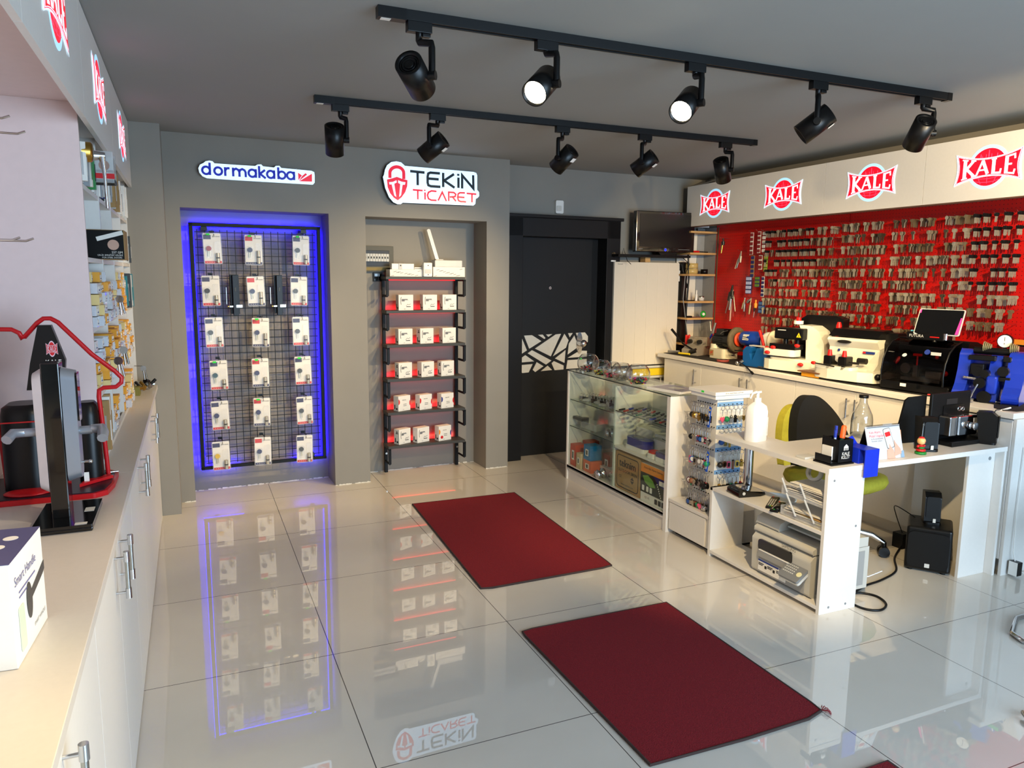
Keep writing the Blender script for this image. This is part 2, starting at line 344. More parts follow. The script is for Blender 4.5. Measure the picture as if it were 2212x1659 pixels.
# ---------------- signs on the back wall ----------------
signW = M('lit_sign_white', (206, 232, 255), .3, emit=.66, noise=0)
signR = M('lit_sign_red', (225, 20, 50), .3, emit=.42, noise=0); signB = M('lit_sign_blue', (14, 26, 168), .3, emit=.30, noise=0); signK = M('sign_dark_letters', (16, 34, 44), .4, noise=0)
s = thing('wall_sign', 'long lit sign with blue lettering and a red wedge mark, above the blue-lit niche', 'sign', BW)
dm = lambda x, y: (.093+(x-180)*.000804, 2.28-.0008*(y-250)+.0000506*(x-180))
PL = [(182,240),(195,212),(225,197),(240,184),(270,178),(295,184),(308,200),(470,211),(630,220),(650,208),(680,206),(695,222),(785,232),(800,218),(830,217),(845,235),(1100,258),(1125,270),(1128,300),(1126,360),(1110,378),(500,340),(245,322),(210,305),(188,275)]
MB(signW).prism([dm(*q) for q in PL], .05, .0505, FF).m(M('sign_edge', (190, 215, 235), .4, noise=0)).prism([dm(*q) for q in PL], .004, .05, FF).build('sign_box', s)
g = MB(signB); x0, k, zc = .093+25*.000804, .0008, 2.277
def gl(ch, cx):
    P = lambda x, y: (x0+(cx+x)*k, zc+y*k); rb = lambda pts, cl=False: g.ribbon([P(*q) for q in pts], 18.5*k, FF, cl, .0505, .0515)
    ring = lambda: rb(arc(0, 0, 30, 0, 345, 22), True)
    if ch in 'dba': ring()
    if ch == 'd': rb([(29, -36), (29, 64)])
    if ch == 'b': rb([(-29, -36), (-29, 64)])
    if ch == 'a': rb([(29, -36), (29, 36)])
    if ch == 'o': ring()
    if ch == 'r': rb([(-18, -36), (-18, 36)]); rb([(-18, 5), (-12, 20), (0, 28), (18, 29)])
    if ch == 'm':
        rb([(-50, -36), (-50, 36)])
        for o in (-50, 0): rb([(o, 5), (o+6, 20), (o+24, 29), (o+42, 20), (o+50, 3), (o+50, -36)])
    if ch == 'k': rb([(-24, -36), (-24, 64)]); rb([(24, 34), (-18, 0), (28, -36)])
for ch, cx in (('d',36),('o',130),('r',203),('m',298),('a',402),('k',483),('a',553),('b',646),('a',720)): gl(ch, cx)
g.build('lettering', s)
r = MB(signR)
for P in ([(985,275),(1018,298),(987,340)], [(1050,278),(1062,292),(988,348),(1020,302)], [(1104,283),(1103,352),(992,348)]): r.prism([dm(*q) for q in P], .0505, .0515, FF)
r.build('wedge_mark', s)
h = MB(chrome)
for u in (.33, .735): h.tube([(u+.006*math.cos(a), -.02, 2.325+.007*math.sin(a)) for a in [2*PI*i/10 for i in range(10)]], .0012, 5, closed=True)
h.build('hanging_eye', s)
s = thing('wall_sign', 'lit sign with a red padlock logo over two lines of black and red capitals', 'sign', BW)
tm = lambda x, y: (1.348+(x-305)*.000803, 2.266-.000729*(y-350)+.0000438*(x-305))
PL = [(305,290),(315,270),(325,220),(345,175),(385,143),(435,135),(480,145),(515,178),(1200,230),(1230,240),(1240,265),(1240,415),(1260,440),(1262,480),(1245,500),(1225,510),(1222,560),(1200,580),(490,545),(470,560),(440,560),(400,540),(360,490),(325,400)]
MB(signW).prism([tm(*q) for q in PL], .055, .0555, FF).m(black).prism([tm(*q) for q in PL], .002, .055, FF).build('sign_box', s)
def rbs(b, L, w, m, z=.0555):
    for pts in L: b.ribbon([m(*q) for q in pts], w, FF, False, z, z+.001)
k = MB(signK)
rbs(k, [[(565,230),(705,243)],[(637,240),(637,370)],[(858,250),(762,243),(741,253),(735,285),(735,345),(742,370),(767,380),(862,386)],[(735,302),(845,310)],[(890,243),(890,388)],[(1000,255),(900,322),(1005,394)],[(1045,290),(1045,396)],[(1043,252),(1043,272)],[(1083,402),(1083,266),(1200,402),(1197,264)]], .0188, tm)
k.build('black_lettering', s)
k = MB(signR)
rbs(k, [[(588,416),(685,424)],[(637,420),(637,513)],[(708,442),(708,516)],[(706,415),(706,428)],[(822,432),(772,427),(742,442),(732,472),(742,506),(768,520),(822,524)],[(838,526),(880,440),(922,532)],[(945,532),(945,440),(998,444),(1018,462),(1010,486),(955,490)],[(985,490),(1020,534)],[(1112,448),(1060,446),(1042,458),(1037,494),(1045,526),(1065,536),(1124,541)],[(1040,490),(1108,495)],[(1130,453),(1230,461)],[(1185,458),(1185,546)]], .0125, tm)
k.build('red_lettering', s)
k = MB(signR).ribbon([tm(*q) for q in [(371,300),(371,250)]+[(437-66*math.cos(a), 250-60*math.sin(a)) for a in [PI*i/12 for i in range(1, 12)]]+[(503,252),(503,310)]], .024, FF, False, .0555, .0565)
k.prism([tm(*q) for q in [(342,315),(385,305),(437,288),(490,308),(538,320),(535,380),(515,440),(480,490),(443,522),(405,495),(370,450),(348,390)]], .0555, .0565, FF)
k.m(signW).prism([tm(*q) for q in [(362,342),(400,338),(432,322),(434,345),(410,356),(428,488),(410,472),(386,362),(366,364)]], .0566, .057, FF)
k.prism([tm(*q) for q in [(448,322),(480,336),(518,342),(512,366),(490,366),(474,470),(456,488),(468,358),(448,348)]], .0566, .057, FF)
k.build('padlock_logo', s)
h = MB(chrome)
for u in (1.56, 1.94): h.tube([(u+.006*math.cos(a), -.02, 2.405-(u-1.56)*.02+.007*math.sin(a)) for a in [2*PI*i/10 for i in range(10)]], .0012, 5, closed=True)
h.build('hanging_eye', s)
# ---------------- blue-lit niche: wire panel with blister packs ----------------
blueL = M('blue_led', (4, 0, 255), .4, emit=7, noise=0)
g = thing('wire_display_panel', 'black framed wire display panel with blue glow behind it in the first niche', 'display panel', BW)
f = MB(blackM); X0, X1, Z0, Z1 = .022, .918, .186, 1.945
f.box(X0, X1, .13, .155, Z1-.025, Z1).box(X0, X1, .13, .155, Z0, Z0+.022).box(X0, X0+.025, .13, .155, Z0, Z1).box(X1-.025, X1, .13, .155, Z0, Z1)
f.build('outer_frame', g, bev=.002)
f = MB(blackM)
for i in range(17): u = .075+i*.0495; f.box(u-.0022, u+.0022, .168, .171, .215, 1.90)
for i in range(32): z = .225+i*.0535; f.box(.06, .885, .171, .174, z-.0022, z+.0022)
f.build('wire_grid', g)
f = MB(black)
for u in (.12, .80): f.box(u-.02, u+.02, .15, .268, 1.895, 1.925)
for u in (.12, .82): f.box(u-.012, u+.012, .15, .268, .2, .23)
f.build('wall_bracket', g)
f = MB(blueL)
f.box(X0+.03, X1-.03, .166, .17, 1.918, 1.924).box(X0-.004, X0-.001, .15, .156, .2, 1.93).box(X0+.028, X0+.031, .158, .164, .2, 1.93).box(X1-.031, X1-.028, .158, .164, .2, 1.93).box(X1+.001, X1+.004, .15, .156, .2, 1.93).box(X0, .3, .158, .164, .180, .184).box(.68, X1, .158, .164, .208, .212)
f.box(X0, X1, .150, .156, Z1+.001, Z1+.004)
f.build('led_strip', g)
for loc, sx, sy in (((X0-.018, .225, 1.06), .02, 1.7), ((X1+.015, .225, 1.06), .02, 1.7), ((.47, .225, 1.945), .86, .02), ((.16, .225, .185), .26, .02), ((.8, .225, .185), .22, .02)):
    l = bpy.data.lights.new('led_glow', 'AREA'); l.shape = 'RECTANGLE'; l.size = sx; l.size_y = sy; l.energy = 1.5*max(sx, sy); l.color = (.012, 0, 1)
    o = bpy.data.objects.new('led_glow', l); COL.objects.link(o); o.matrix_world = BW @ Matrix.Translation(loc) @ Matrix.Rotation(PI/2, 4, 'X')
PK = [[(.167,1.768),(.145,1.476),(.152,1.184),(.169,.879),(.165,.587),(.158,.29)],[(.44,1.764),(.444,1.473),(.465,1.176),(.453,.882),(.452,.59),(.447,.297)],[(.769,1.768),(.746,1.473),(.75,1.179),(.757,.885),(.758,.582),(.749,.287)]]
keycol = {'red': M('key_red', (150, 20, 24), .4), 'navy': M('key_navy', (20, 34, 84), .4), 'black': black, 'yellow': M('key_yellow', (220, 180, 20), .4), 'teal': M('key_teal', (16, 70, 84), .4), 'dark': M('key_dark', (38, 42, 40), .4)}
KC = [['red', 'black', 'dark', 'teal', 'navy', 'yellow'], ['navy', 'navy', 'navy', 'navy', 'navy', 'navy'], ['dark', 'dark', 'dark', 'dark', 'dark', 'dark']]
rows = ['top', 'second', 'third', 'fourth', 'fifth', 'bottom']
hd = M('card_navy', (40, 48, 92), .6, noise=0); hr = M('card_red', (206, 38, 44), .6, noise=0); film = M('blister_film', (225, 230, 240), .12, alpha=.09, noise=0, spec=.9)
def blister(T, head, foot, kc, low, lab, sticker):
    t = thing('blister_pack', lab, 'blister pack', T @ Matrix.Scale(1.06, 4), 'lock blister packs on the wire panel')
    c = MB(card).prism(rrect(.108, .196, .006), 0, .0015, FF)
    c.m(head).box(-.052, -.006, -.0022, -.0016, .060, .088).m(foot).box(-.052, .052, -.0022, -.0016, -.096, -.080).m(ink).text('dormakaba', .0105, at(.026, -.0022, .077) @ FF)
    c.m(paper)
    for i in range(6): c.box(-.04+i*.014, -.033+i*.014, -.0026, -.0022, -.089, -.087)
    if sticker: c.m(green).box(-.036, -.014, -.0235, -.023, .085, .097)
    c.build('card', t)
    b = MB(film).prism(rrect(.118, .205, .012), .001, .004, FF).prism(rrect(.044, .088, .012, cx=-.024, cy=-.02), .004, .022, FF).prism(rrect(.036, .13, .008, cx=.029, cy=-.02), .004, .026, FF)
    b.build('blister', t, bev=.003)
    z0 = -.09 if not low else -.092; zt = -.005 if not low else -.03
    k = MB(nickel).cyl((.029, -.014, z0), (.029, -.014, zt), .0115, n=14).box(.0225, .0355, -.012, -.002, z0, zt).m(black).cyl((.029, -.014, (z0+zt)/2-.004), (.029, -.014, (z0+zt)/2+.004), .0124, n=14)
    k.build('lock_cylinder', t)
    k = MB(keycol[kc]).cyl((-.024, -.006, .0), (-.024, -.013, .0), .0165, n=12).m(nickel).box(-.031, -.026, -.010, -.008, -.05, -.006, None).box(-.021, -.0165, -.012, -.010, -.048, -.006)
    k.build('key', t)
names = [('navy label, red foot', hd, hr), ('red label, navy foot', hr, hd), ('navy label, red foot', hd, hr)]
cols3 = ['in the column nearest the pillar', 'in the middle column', 'in the column nearest the rack niche']
for ci in range(3):
    for ri in range(6):
        u, z = PK[ci][ri]
        blister(BW @ at(u, .10+rnd.uniform(-.005, .005), z, rnd.uniform(-.06, .06), 0, rnd.uniform(-.03, .03)), names[ci][1], names[ci][2], KC[ci][ri], ci != 1 or ri > 2,
                f'{rows[ri]} lock blister pack {cols3[ci]}, {names[ci][0]}', (ci, ri) in ((0,0),(1,0),(2,0),(1,2),(0,3),(1,3),(2,3),(1,4)))
        f = MB(black).box(u-.014, u+.014, .160, .172, z+.108, z+.125).tube([(u+.01, .165, z+.113), (u+.01, .10, z+.111), (u+.01, .06, z+.113), (u+.01, .055, z+.12)], .0022, 6).tube([(u+.012, .115, z+.115), (u+.012, .075, z+.085), (u+.012, .09, z+.09)], .0015, 5)
        f.build('hook', g)
for u, lab in ((.305, 'black mortise lock body hanging between the first and middle pack columns'), (.606, 'black mortise lock body hanging between the middle and last pack columns')):
    t = thing('mortise_lock', lab, 'lock', BW @ at(u, .13, 1.44), 'mortise locks on the wire panel')
    MB(black).box(-.016, .018, -.03, .028, -.14, .145).box(-.03, .03, .02, .03, -.13, .15).m(dkmetal).box(-.006, .006, -.032, -.03, .03, .06).build('lock_case', t, bev=.002)
    MB(steel).box(.0, .045, -.032, -.012, -.085, -.062).box(-.045, -.018, -.03, -.012, -.082, -.068).m(brass).box(-.055, -.045, -.026, -.016, -.08, -.07).build('euro_cylinder', t, bev=.002)
    MB(steel).box(-.060, -.057, -.0, .002, -.06, .06).build('strike_strip', t)
# ---------------- second niche: shelf rack ----------------
redL = M('red_led', (255, 10, 14), .4, emit=1.6, noise=0)
shelfM = M('dark_grey_shelf', (58, 56, 52), .5, noise=.03)
SZ = [1.585, 1.322, 1.055, .785, .518, .247]
r = thing('shelf_rack', 'black ladder shelf rack with six shelves and red underglow in the second niche', 'shelf rack', BW)
for u in (1.415, 2.03):
    MB(blackM).box(u-.0125, u+.0125, .215, .24, 0, 1.60).build('upright', r, bev=.002)
    b = MB(blackM)
    for z in SZ:
        e = u-.005 if u < 1.6 else u+.02
        b.box(e-.01, e+.01, .085, .105, z-.15, z-.02).box(e-.01, e+.01, .085, .215, z-.034, z-.02).tube([(e, .095, z-.15), (e, .225, z-.15)], .010, 4)
    b.m(steel).cyl((u, .213, .16), (u, .209, .16), .008)
    b.build('shelf_bracket', r)
for z in SZ:
    MB(shelfM).box(1.395, 2.05, .075, .225, z-.022, z).build('shelf', r, bev=.001)
    MB(redL).box(1.43, 2.015, .212, .218, z-.03, z-.024).build('led_strip', r)
    l = bpy.data.lights.new('red_glow', 'AREA'); l.shape = 'RECTANGLE'; l.size = .58; l.size_y = .012; l.energy = .02; l.color = (1, .01, .03)
    o = bpy.data.objects.new('red_glow', l); COL.objects.link(o); o.matrix_world = BW @ Matrix.Translation((1.72, .225, z-.03)) @ Matrix.Rotation(math.radians(60), 4, 'X')
    if z < 1.5:
        l = bpy.data.lights.new('red_glow', 'AREA'); l.shape = 'RECTANGLE'; l.size = .58; l.size_y = .012; l.energy = .42; l.color = (1, .01, .02)
        o = bpy.data.objects.new('red_glow', l); COL.objects.link(o); o.matrix_world = BW @ Matrix.Translation((1.72, .243, z+.005)) @ Matrix.Rotation(math.radians(105), 4, 'X')
BX = [(1.502,1.332),(1.701,1.332),(1.867,1.332),(1.497,1.06),(1.677,1.06),(1.865,1.06),(1.496,.79),(1.685,.79),(1.853,.79),(1.489,.52),(1.667,.52),(1.851,.52),(1.491,.249),(1.645,.249),(1.828,.249)]
ST = 'aaaabaacaddebaf'
pos3 = ['nearest the blue niche', 'in the middle', 'nearest the door']
for i, (u, z) in enumerate(BX):
    ri = i//3; st = 'aaaababab'[i] if i < 9 else 'ddebaf'[i-9]; rz = math.radians([4, 4, 4, 8, 12, 8, 14, 16, 12, 22, 18, 14, 24, 20, 14][i]); z0 = SZ[ri+1]
    desc = {'a': 'key drawing', 'b': 'key drawing and marks', 'd': 'red end tab', 'e': 'blue and red end tabs', 'f': 'orange tab, red badge'}[st]
    t = thing('lock_box', f'white lock box with {desc}, {pos3[i % 3]} on the {["second", "third", "fourth", "fifth", "bottom"][ri]} shelf', 'box', BW @ at(u, .103, z0, rz), 'white lock boxes on the rack')
    MB(card).box(0, .122, 0, .062, 0, .122).build('carton', t, bev=.001)
    p = MB(ink); y = -.0006; F_ = at(0, y, 0) @ FF; Ls = at(-.0006, 0, 0) @ FL
    if st in 'ab':
        p.ribbon([(.02, .045), (.018, .06), (.018, .09), (.022, .105)], .003, F_).m(grey)
        p.box(.025, .075, y, 0, .083, .090).box(.025, .05, y, 0, .070, .083).m(ink).ribbon([(.028, .078), (.07, .082), (.08, .079)], .0018, F_)
        p.ribbon([(.062, .035), (.075, .048), (.085, .042), (.1, .052)], .002, F_).box(.064, .1, y, 0, .026, .031)
    if st in 'def':
        a, b = {'d': (inkred, inkred), 'e': (inkblue, inkred), 'f': (orange, inkblue)}[st]
        p.m(a).prism([(.001, .055)]+[(.001+.014*math.sin(q), .075+.022*math.cos(q)) for q in [PI-PI*k/8 for k in range(9)]], 0, .0006, F_)
        p.m(b).prism([(.121-.010*math.sin(q), .06+.022*math.cos(q)) for q in [PI*k/8 for k in range(9)]], 0, .0006, F_)
        p.m(ink).text('kale kilit', .011, at(.058, -.001, .088) @ FF).box(.05, .082, y, 0, .04, .043).box(.05, .082, y, 0, .052, .055)
    if st == 'f': p.m(inkred).cyl((.03, 0, .03), (.03, -.0008, .03), .013)
    p.m(ink).text('kale', .008, at(.05, -.001, .012) @ FF).box(-.0006, 0, .012, .03, .012, .026).box(-.0006, 0, .04, .05, .015, .05)
    if st == 'b' or i in (8,): p.box(-.0006, 0, .014, .04, .085, .092).box(-.0006, 0, .018, .034, .096, .105)
    p.build('print', t)
# things on the top shelf
def pattern(b, w, h, T, n, m=ink):
    b.m(m)
    for i in range(n):
        x = (i*.618 % 1)*(w-.03)-w/2+.015; z = ((i*.37) % 1)*(h-.012)+.006; b.ribbon([(x-.012, z-.003), (x+.012, z+.003)], .0025, T, False, 0, .0006)
t = thing('flat_box', 'long low white box with small dash print on the rack top, under the door sensors', 'box', BW @ at(1.567, .14, 1.585, .02))
b = MB(card).box(-.135, .135, -.045, .06, 0, .055); b.build('carton', t, bev=.001); b = MB(); pattern(b, .26, .05, at(0, -.0455, 0) @ FF, 11); b.build('print', t)
t = thing('flat_box', 'taller white box with small dash print on the rack top, under the phone stand box', 'box', BW @ at(1.92, .14, 1.585, .0))
b = MB(card).box(-.135, .135, -.045, .06, 0, .078); b.build('carton', t, bev=.001); b = MB(); pattern(b, .26, .07, at(0, -.0455, 0) @ FF, 13); b.build('print', t)
t = thing('magnetic_sensor', 'white rectangular sensor with lock tab on the low dash-print box', 'sensor', BW @ at(1.54, .13, 1.64))
MB(white).box(-.09, .09, -.03, .02, 0, .045).build('housing', t, bev=.003); MB(lgrey).box(-.035, -.008, -.034, -.03, .002, .046).m(ink).cyl((-.02, -.034, .03), (-.02, -.0355, .03), .005).build('lock_tab', t)
t = thing('door_contact', 'thin white contact strip lying beside the rectangular sensor on the rack top', 'sensor', BW @ at(1.665, .12, 1.64, .1))
MB(white).box(-.03, .03, -.01, .01, 0, .018).m(dkmetal).box(-.028, .028, -.0105, -.01, .006, .01).build('strip', t, bev=.002)
t = thing('motion_detector', 'upright white motion detector standing between the dash-print boxes on the rack', 'sensor', BW @ at(1.733, .085, 1.585))
MB(white).box(-.036, .036, -.02, .02, 0, .11).build('housing', t, bev=.006); MB(lgrey).prism(rrect(.05, .034, .004, cy=.042), .02, .023, FF).m(ink).cyl((0, -.0205, .088), (0, -.0215, .088), .004).cyl((0, -.0205, .016), (0, -.0215, .016), .004).build('lens_window', t)
t = thing('device_box', 'film-wrapped white box lying on top of the taller dash-print box', 'box', BW @ at(1.915, .14, 1.663))
MB(card).box(-.115, .115, -.05, .05, 0, .052).build('carton', t, bev=.002); MB(sheen).box(-.117, .117, -.052, .052, -.0, .054).build('film', t, bev=.006)
t = thing('antenna_panel', 'tall narrow white panel leaning up from the film-wrapped box on the rack', 'antenna', BW @ at(1.855, .14, 1.717))
MB(white).prism(rrect(.028, .26, .012), -.006, .006, at(-.045, .03, .118, 0, -.12, -.26) @ FF).build('panel', t, bev=.002); MB(lgrey).cb((0, .02, .004), (.06, .05, .008)).build('foot', t)
# fuse box and switch on the niche wall
t = thing('fuse_box', 'open wall fuse box with a row of breakers behind the rack top', 'fuse box', BW)
olive = M('olive_grey_metal', (70, 68, 56), .5)
MB(olive).box(1.235, 1.505, .235, .268, 1.62, 1.82).m(black).box(1.24, 1.47, .232, .2355, 1.665, 1.785).build('housing', t, bev=.002)
b = MB(lgrey)
for i in range(10): b.box(1.245+i*.022, 1.265+i*.022, .215, .234, 1.70, 1.76)
b.m(ink)
for i in range(10): b.box(1.251+i*.022, 1.259+i*.022, .211, .216, 1.722, 1.738)
b.build('breaker_row', t, bev=.001)
MB(M('dull_brass', (110, 92, 48), .5, .5)).box(1.24, 1.45, .228, .236, 1.63, 1.655).build('lower_bar', t)
t = thing('wall_switch', 'black double wall switch below the fuse box behind the rack upright', 'switch', BW)
MB(black).box(1.345, 1.42, .255, .268, 1.545, 1.615).build('plate', t, bev=.002); MB(blackG).box(1.352, 1.381, .25, .256, 1.552, 1.608).box(1.384, 1.413, .25, .256, 1.552, 1.608).build('rocker', t, bev=.002)
# ---------------- radiator, screen, webcam ----------------
radM = M('radiator_enamel', (214, 206, 190), .35, noise=.01)
t = thing('radiator', 'tall flat white panel radiator with vertical grooves between door and shelf column', 'radiator', BW)
b = MB(radM); 
for i in range(6): b.box(3.502+i*.119, 3.502+(i+1)*.119-.003, .12, .135, .79, 1.73)
b.box(3.502, 4.213, .123, .135, .79, 1.73).build('front_panel', t, bev=.0015)
MB(lgrey).box(3.50, 3.503, .12, .235, .79, 1.73).box(4.212, 4.215, .12, .235, .79, 1.73).box(3.5, 4.215, .135, .235, 1.725, 1.731).build('side_cover', t)
MB(chrome).cyl((3.499, .17, 1.69), (3.485, .17, 1.69), .018).cyl((3.49, .17, 1.69), (3.478, .17, 1.69), .009).build('bleed_valve', t)
MB(white).cyl((4.215, .18, 1.62), (4.25, .18, 1.62), .018).cyl((4.25, .18, 1.56), (4.25, .18, 1.66), .02).cyl((4.25, .18, 1.66), (4.25, .18, 1.72), .014).build('thermostat', t)
MB(ink).text('Demrad', .016, at(3.56, .1195, 1.712) @ FF).build('brand_mark', t)
t = thing('floor_sign', 'folded yellow board with pale rails low beneath the radiator', 'board', BW)
MB(yellow).box(3.72, 4.08, .10, .115, .69, .755).build('board', t); MB(lgrey).cyl((3.70, .10, .77), (4.085, .10, .77), .012).cyl((3.80, .10, .675), (4.085, .10, .675), .012).build('rail', t)
MB(lgrey).cyl((3.75, .12, 0), (3.75, .12, .77), .008).cyl((4.05, .12, 0), (4.05, .12, .77), .008).build('leg', t)
t = thing('television', 'small black flat television with blue power light above the radiator', 'television', BW @ at(3.99, .06, 1.998, -.06))
MB(blackG).box(-.31, .31, -.02, .04, -.175, .185).build('case', t, bev=.006); MB(M('dark_screen', (10, 10, 12), .25, noise=0)).box(-.275, .275, -.0225, -.0195, -.13, .16).build('screen', t)
MB(M('blue_power_light', (20, 40, 255), .3, emit=3, noise=0)).tube([(.0+.009*math.cos(a), -.0215, -.155+.009*math.sin(a)) for a in [2*PI*i/12 for i in range(12)]], .0022, 5, closed=True).build('power_light', t)
MB(grey).box(-.012, .012, -.0215, -.02, -.142, -.139).box(-.28, -.24, -.0215, -.02, -.151, -.147).box(.14, .26, -.0215, -.02, -.151, -.148).build('markings', t)
MB(black).prism([(-.07, -.175), (-.05, -.2), (.11, -.2), (.13, -.175)], -.03, .02, FF).build('stand_foot', t)
t = thing('wall_shelf', 'narrow black wall shelf with wooden block under the television', 'shelf', BW)
MB(blackM).box(3.48, 4.27, .03, .235, 1.775, 1.797).build('board', t); MB(wood).box(3.83, 3.885, .12, .2, 1.732, 1.775).build('block', t)
MB(black).tube([(3.53, .05, 1.79), (3.54, .045, 1.85), (3.56, .04, 1.79), (3.58, .04, 1.74), (3.62, .04, 1.71)], .003, 5).build('cable', t)
t = thing('webcam', 'round black webcam standing on the radiator top beside the door frame', 'camera', BW @ at(3.50, .17, 1.732))
MB(white).cyl((0, 0, 0), (0, 0, .012), .04).build('base', t); MB(black).ball((0, 0, .062), (.042, .03, .042), 20).cyl((0, 0, .01), (0, 0, .04), .008).build('camera_body', t); MB(blackG).cyl((0, -.026, .062), (0, -.033, .062), .022).build('lens', t)
MB(black).tube([(4.28, .1, 2.0), (4.30, .08, 1.6), (4.27, .06, 1.3), (4.29, .08, .93)], .008, 6, BW).tube([(4.24, .12, 1.72), (4.31, .1, 1.5), (4.29, .09, 1.2), (4.34, .1, .93)], .005, 6, BW).tube([(4.20, .06, 1.78), (4.28, .05, 1.72), (4.25, .08, 1.62), (4.30, .1, 1.5)], .004, 6, BW).m(grey).tube([(4.25, .07, 1.62), (4.22, .05, 1.4), (4.27, .05, 1.15), (4.32, .08, 1.0)], .004, 6, BW).build('cable_run', label='black and grey cables running down between radiator and wooden shelf column', cat='cable')
MB(dkmetal).box(4.275, 4.335, .15, .22, .0, 1.74, BW).build('pipe_casing', label='dark vertical pipe casing beside the radiator', cat='pipe casing')
# ---------------- lit round emblem used on both fascias ----------------
emW = M('emblem_white', (214, 238, 255), .3, emit=.62, noise=0); emB = M('emblem_halo', (170, 222, 255), .3, emit=.52, noise=0)
emR = M('emblem_red', (236, 16, 40), .3, emit=.5, noise=0); emP = M('emblem_pink', (238, 70, 110), .3, emit=.45, noise=0)
def emblem(b, T, r, mats=None):
    w_, h_, r_, p_ = mats or (emW, emB, emR, emP)
    T = T @ Matrix.Scale(r, 4)
    circ = lambda k, n=40: [(k*math.cos(2*PI*i/n), k*math.sin(2*PI*i/n)) for i in range(n)]
    zz = lambda i: (.004+.006*i, .008+.006*i)
    b.m(h_).prism(circ(1), 0, .004, T); b.m(r_).prism(circ(.85), *zz(0), T)
    b.m(p_)
    for x, h, w in ((0, .74, .07), (-.13, .56, .05), (.13, .56, .05), (-.38, .58, .07), (-.3, .5, .04), (.4, .56, .07), (.5, .46, .04)): b.prism([(x-w/2, .2), (x+w/2, .2), (x+w*.3, h), (x, h+.05), (x-w*.3, h)], *zz(1), T)
    for x in (-.4, 0, .4): b.ribbon([(x, -.2), (x*1.02, -.5), (x*.75, -.74)], .025, T, False, *zz(1))
    for y in (-.5, -.66): b.ribbon([(-.62, y+.06), (-.3, y-.01), (0, y-.03), (.3, y-.01), (.62, y+.06)], .025, T, False, *zz(1))
    def ban(W_, H_, m_, s_):
        P = [(-W_+2*W_*i/12, m_+(H_-m_)*(abs(-1+2*i/12))**2) for i in range(13)]
        Q = [(W_-s_*math.sin(PI*i/6), H_-2*H_*i/6) for i in range(1, 6)]
        return P+Q+[(-x, -y) for x, y in P]+[(-x, -y) for x, y in Q]
    b.m(w_).prism(ban(1.62, .74, .42, .12), *zz(2), T); b.m(p_).prism(ban(1.53, .67, .38, .11), *zz(3), T); b.m(w_).prism(ban(1.50, .64, .36, .11), *zz(4), T); b.m(r_).prism(ban(1.47, .61, .345, .11), *zz(5), T)
    wp = lambda x, y: (x*1.02, y*(.31+.17*(x/1.3)**2))
    b.m(w_); R_ = lambda pts, w: b.ribbon([wp(*q) for q in pts], w, T, False, *zz(6))
    R_([(-1.08, -1), (-1.08, -.3), (-1.08, .3), (-1.08, 1)], .17); R_([(-.68, .98), (-1.0, .0), (-.98, 0), (-.62, -1)], .13); R_([(-1.22, 1), (-.94, 1)], .06); R_([(-1.22, -1), (-.94, -1)], .06); R_([(-.74, -1), (-.5, -1)], .06); R_([(-.8, 1), (-.56, 1)], .06)
    R_([(-.5, -1), (-.24, 1)], .09); R_([(-.24, 1), (.02, -1)], .15); R_([(-.4, -.35), (-.1, -.35)], .07)
    R_([(.28, -1), (.28, 1)], .16); R_([(.2, -.92), (.6, -.92), (.62, -.4)], .08); R_([(.17, 1), (.4, 1)], .06)
    R_([(.86, -1), (.86, -.3), (.86, .3), (.86, 1)], .16); R_([(.8, .93), (1.2, .93), (1.22, .5)], .08); R_([(.86, .02), (1.1, .02)], .08); R_([(.8, -.93), (1.2, -.93), (1.24, -.5)], .08)
# ---------------- fascia over the key wall ----------------
t = thing('light_fascia', 'long white fascia with round lit KALE emblems above the red key wall', 'fascia')
js = [5.77, 4.96, 4.145, 3.345, 2.54, 1.7]
for a, b_ in zip(js, js[1:]): MB(laminate).box(4.25, 4.268, b_+.0015, a-.0015, 2.06, 2.42).build('front_panel', t)
MB(M('fascia_edge', (96, 70, 56), .6)).box(4.251, 4.30, 1.7, 5.77, 2.053, 2.06).build('lower_edge', t)
MB(laminate).box(4.268, 4.55, 1.7, 5.77, 2.40, 2.418).box(4.268, 4.5, 5.752, 5.77, 2.06, 2.40).box(4.268, 4.552, 1.7, 5.77, 2.1, 2.115).build('carcass', t)
for y in (5.375, 4.557, 3.745, 2.94):
    b = MB(); emblem(b, at(4.2495, y, 2.24) @ FL, .124); b.build('emblem', t)
l = MB(grey).cyl((4.45, 5.6, 2.42), (4.45, 5.6, 2.515), .03).cyl((4.4, 5.45, 2.42), (4.4, 5.45, 2.515), .02).tube([(4.3, 5.7, 2.425), (4.35, 5.4, 2.47), (4.42, 5.0, 2.425)], .006, 6)
l.build('pipe_stub', label='grey pipes and a curving cable behind the top of the white fascia', cat='pipe')
